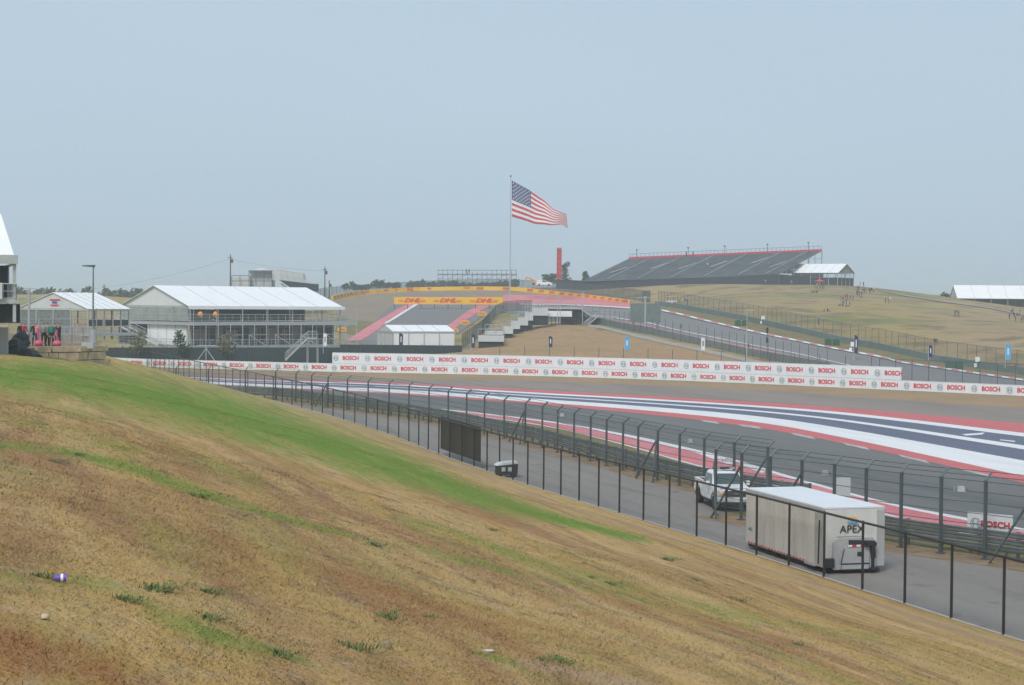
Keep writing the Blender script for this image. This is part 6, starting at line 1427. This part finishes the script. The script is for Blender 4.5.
# ------------------------------------------------------------------ air, sky, light
hz = MB(); hz.box((0, 1400, 11), (5200, 4000, 64)); o = hz.build('haze', 'white'); tag(o, kind='stuff')
hm = bpy.data.materials.new('haze'); hm.use_nodes = True; nt = hm.node_tree; nt.nodes.clear()
pv = nt.nodes.new('ShaderNodeVolumePrincipled'); mo = nt.nodes.new('ShaderNodeOutputMaterial'); nt.links.new(pv.outputs[0], mo.inputs['Volume'])
pv.inputs['Color'].default_value = (.86,.95,1,1); pv.inputs['Density'].default_value = HAZE; pv.inputs['Anisotropy'].default_value = .2
o.data.materials.clear(); o.data.materials.append(hm)
w = bpy.data.worlds.new('World'); sc.world = w; w.use_nodes = True; nt = w.node_tree; N = nt.nodes; L = nt.links
bg = N['Background']; sky = N.new('ShaderNodeTexSky'); sky.sky_type = 'NISHITA'; sky.sun_disc = False; SE, SR = R(48), R(200)
sky.sun_elevation = SE; sky.sun_rotation = SR; sky.air_density = 1.0; sky.dust_density = 4.0; sky.ozone_density = 1.0
# overcast: a pale cloud sheet over the sky, faintly mottled
tc = N.new('ShaderNodeTexCoord'); mp = N.new('ShaderNodeMapping'); mp.inputs['Scale'].default_value = (1,1,4); L.new(tc.outputs['Generated'], mp.inputs[0])
n = N.new('ShaderNodeTexNoise'); n.inputs['Scale'].default_value = 1.6; n.inputs['Detail'].default_value = 4; L.new(mp.outputs[0], n.inputs['Vector'])
cr = N.new('ShaderNodeValToRGB'); cr.color_ramp.elements[0].position = .3; cr.color_ramp.elements[1].position = .75
cr.color_ramp.elements[0].color = (3.8,4.85,5.85,1); cr.color_ramp.elements[1].color = (4.15,5.2,6.15,1); L.new(n.outputs['Fac'], cr.inputs[0])
mx = N.new('ShaderNodeMix'); mx.data_type = 'RGBA'; mx.inputs['Factor'].default_value = .88; L.new(sky.outputs[0], mx.inputs['A']); L.new(cr.outputs[0], mx.inputs['B'])
L.new(mx.outputs['Result'], bg.inputs['Color']); bg.inputs['Strength'].default_value = .1
sl = bpy.data.lights.new('sun', 'SUN'); sl.energy = 1.9; sl.angle = R(18); sl.color = (1,.95,.88); so = bpy.data.objects.new('sun', sl); COL.objects.link(so)
# sun rotation in the sky is measured from +Y towards +X
dv = Vector((math.sin(SR)*math.cos(SE), math.cos(SR)*math.cos(SE), math.sin(SE))); so.rotation_euler = dv.to_track_quat('Z','Y').to_euler(); so.location = (0,0,60)
sc.view_settings.view_transform = 'Standard'; sc.view_settings.look = 'None'; sc.view_settings.exposure = EXPO; sc.view_settings.gamma = 1; sc.view_settings.use_curve_mapping = False
sc.render.engine = 'CYCLES'; cy = sc.cycles; cy.use_denoising = True; cy.max_bounces = 5; cy.diffuse_bounces = 2; cy.glossy_bounces = 2; cy.transparent_max_bounces = 40; cy.volume_bounces = 1; cy.use_adaptive_sampling = True; cy.adaptive_threshold = .02
sc.render.resolution_x = 1024; sc.render.resolution_y = 685
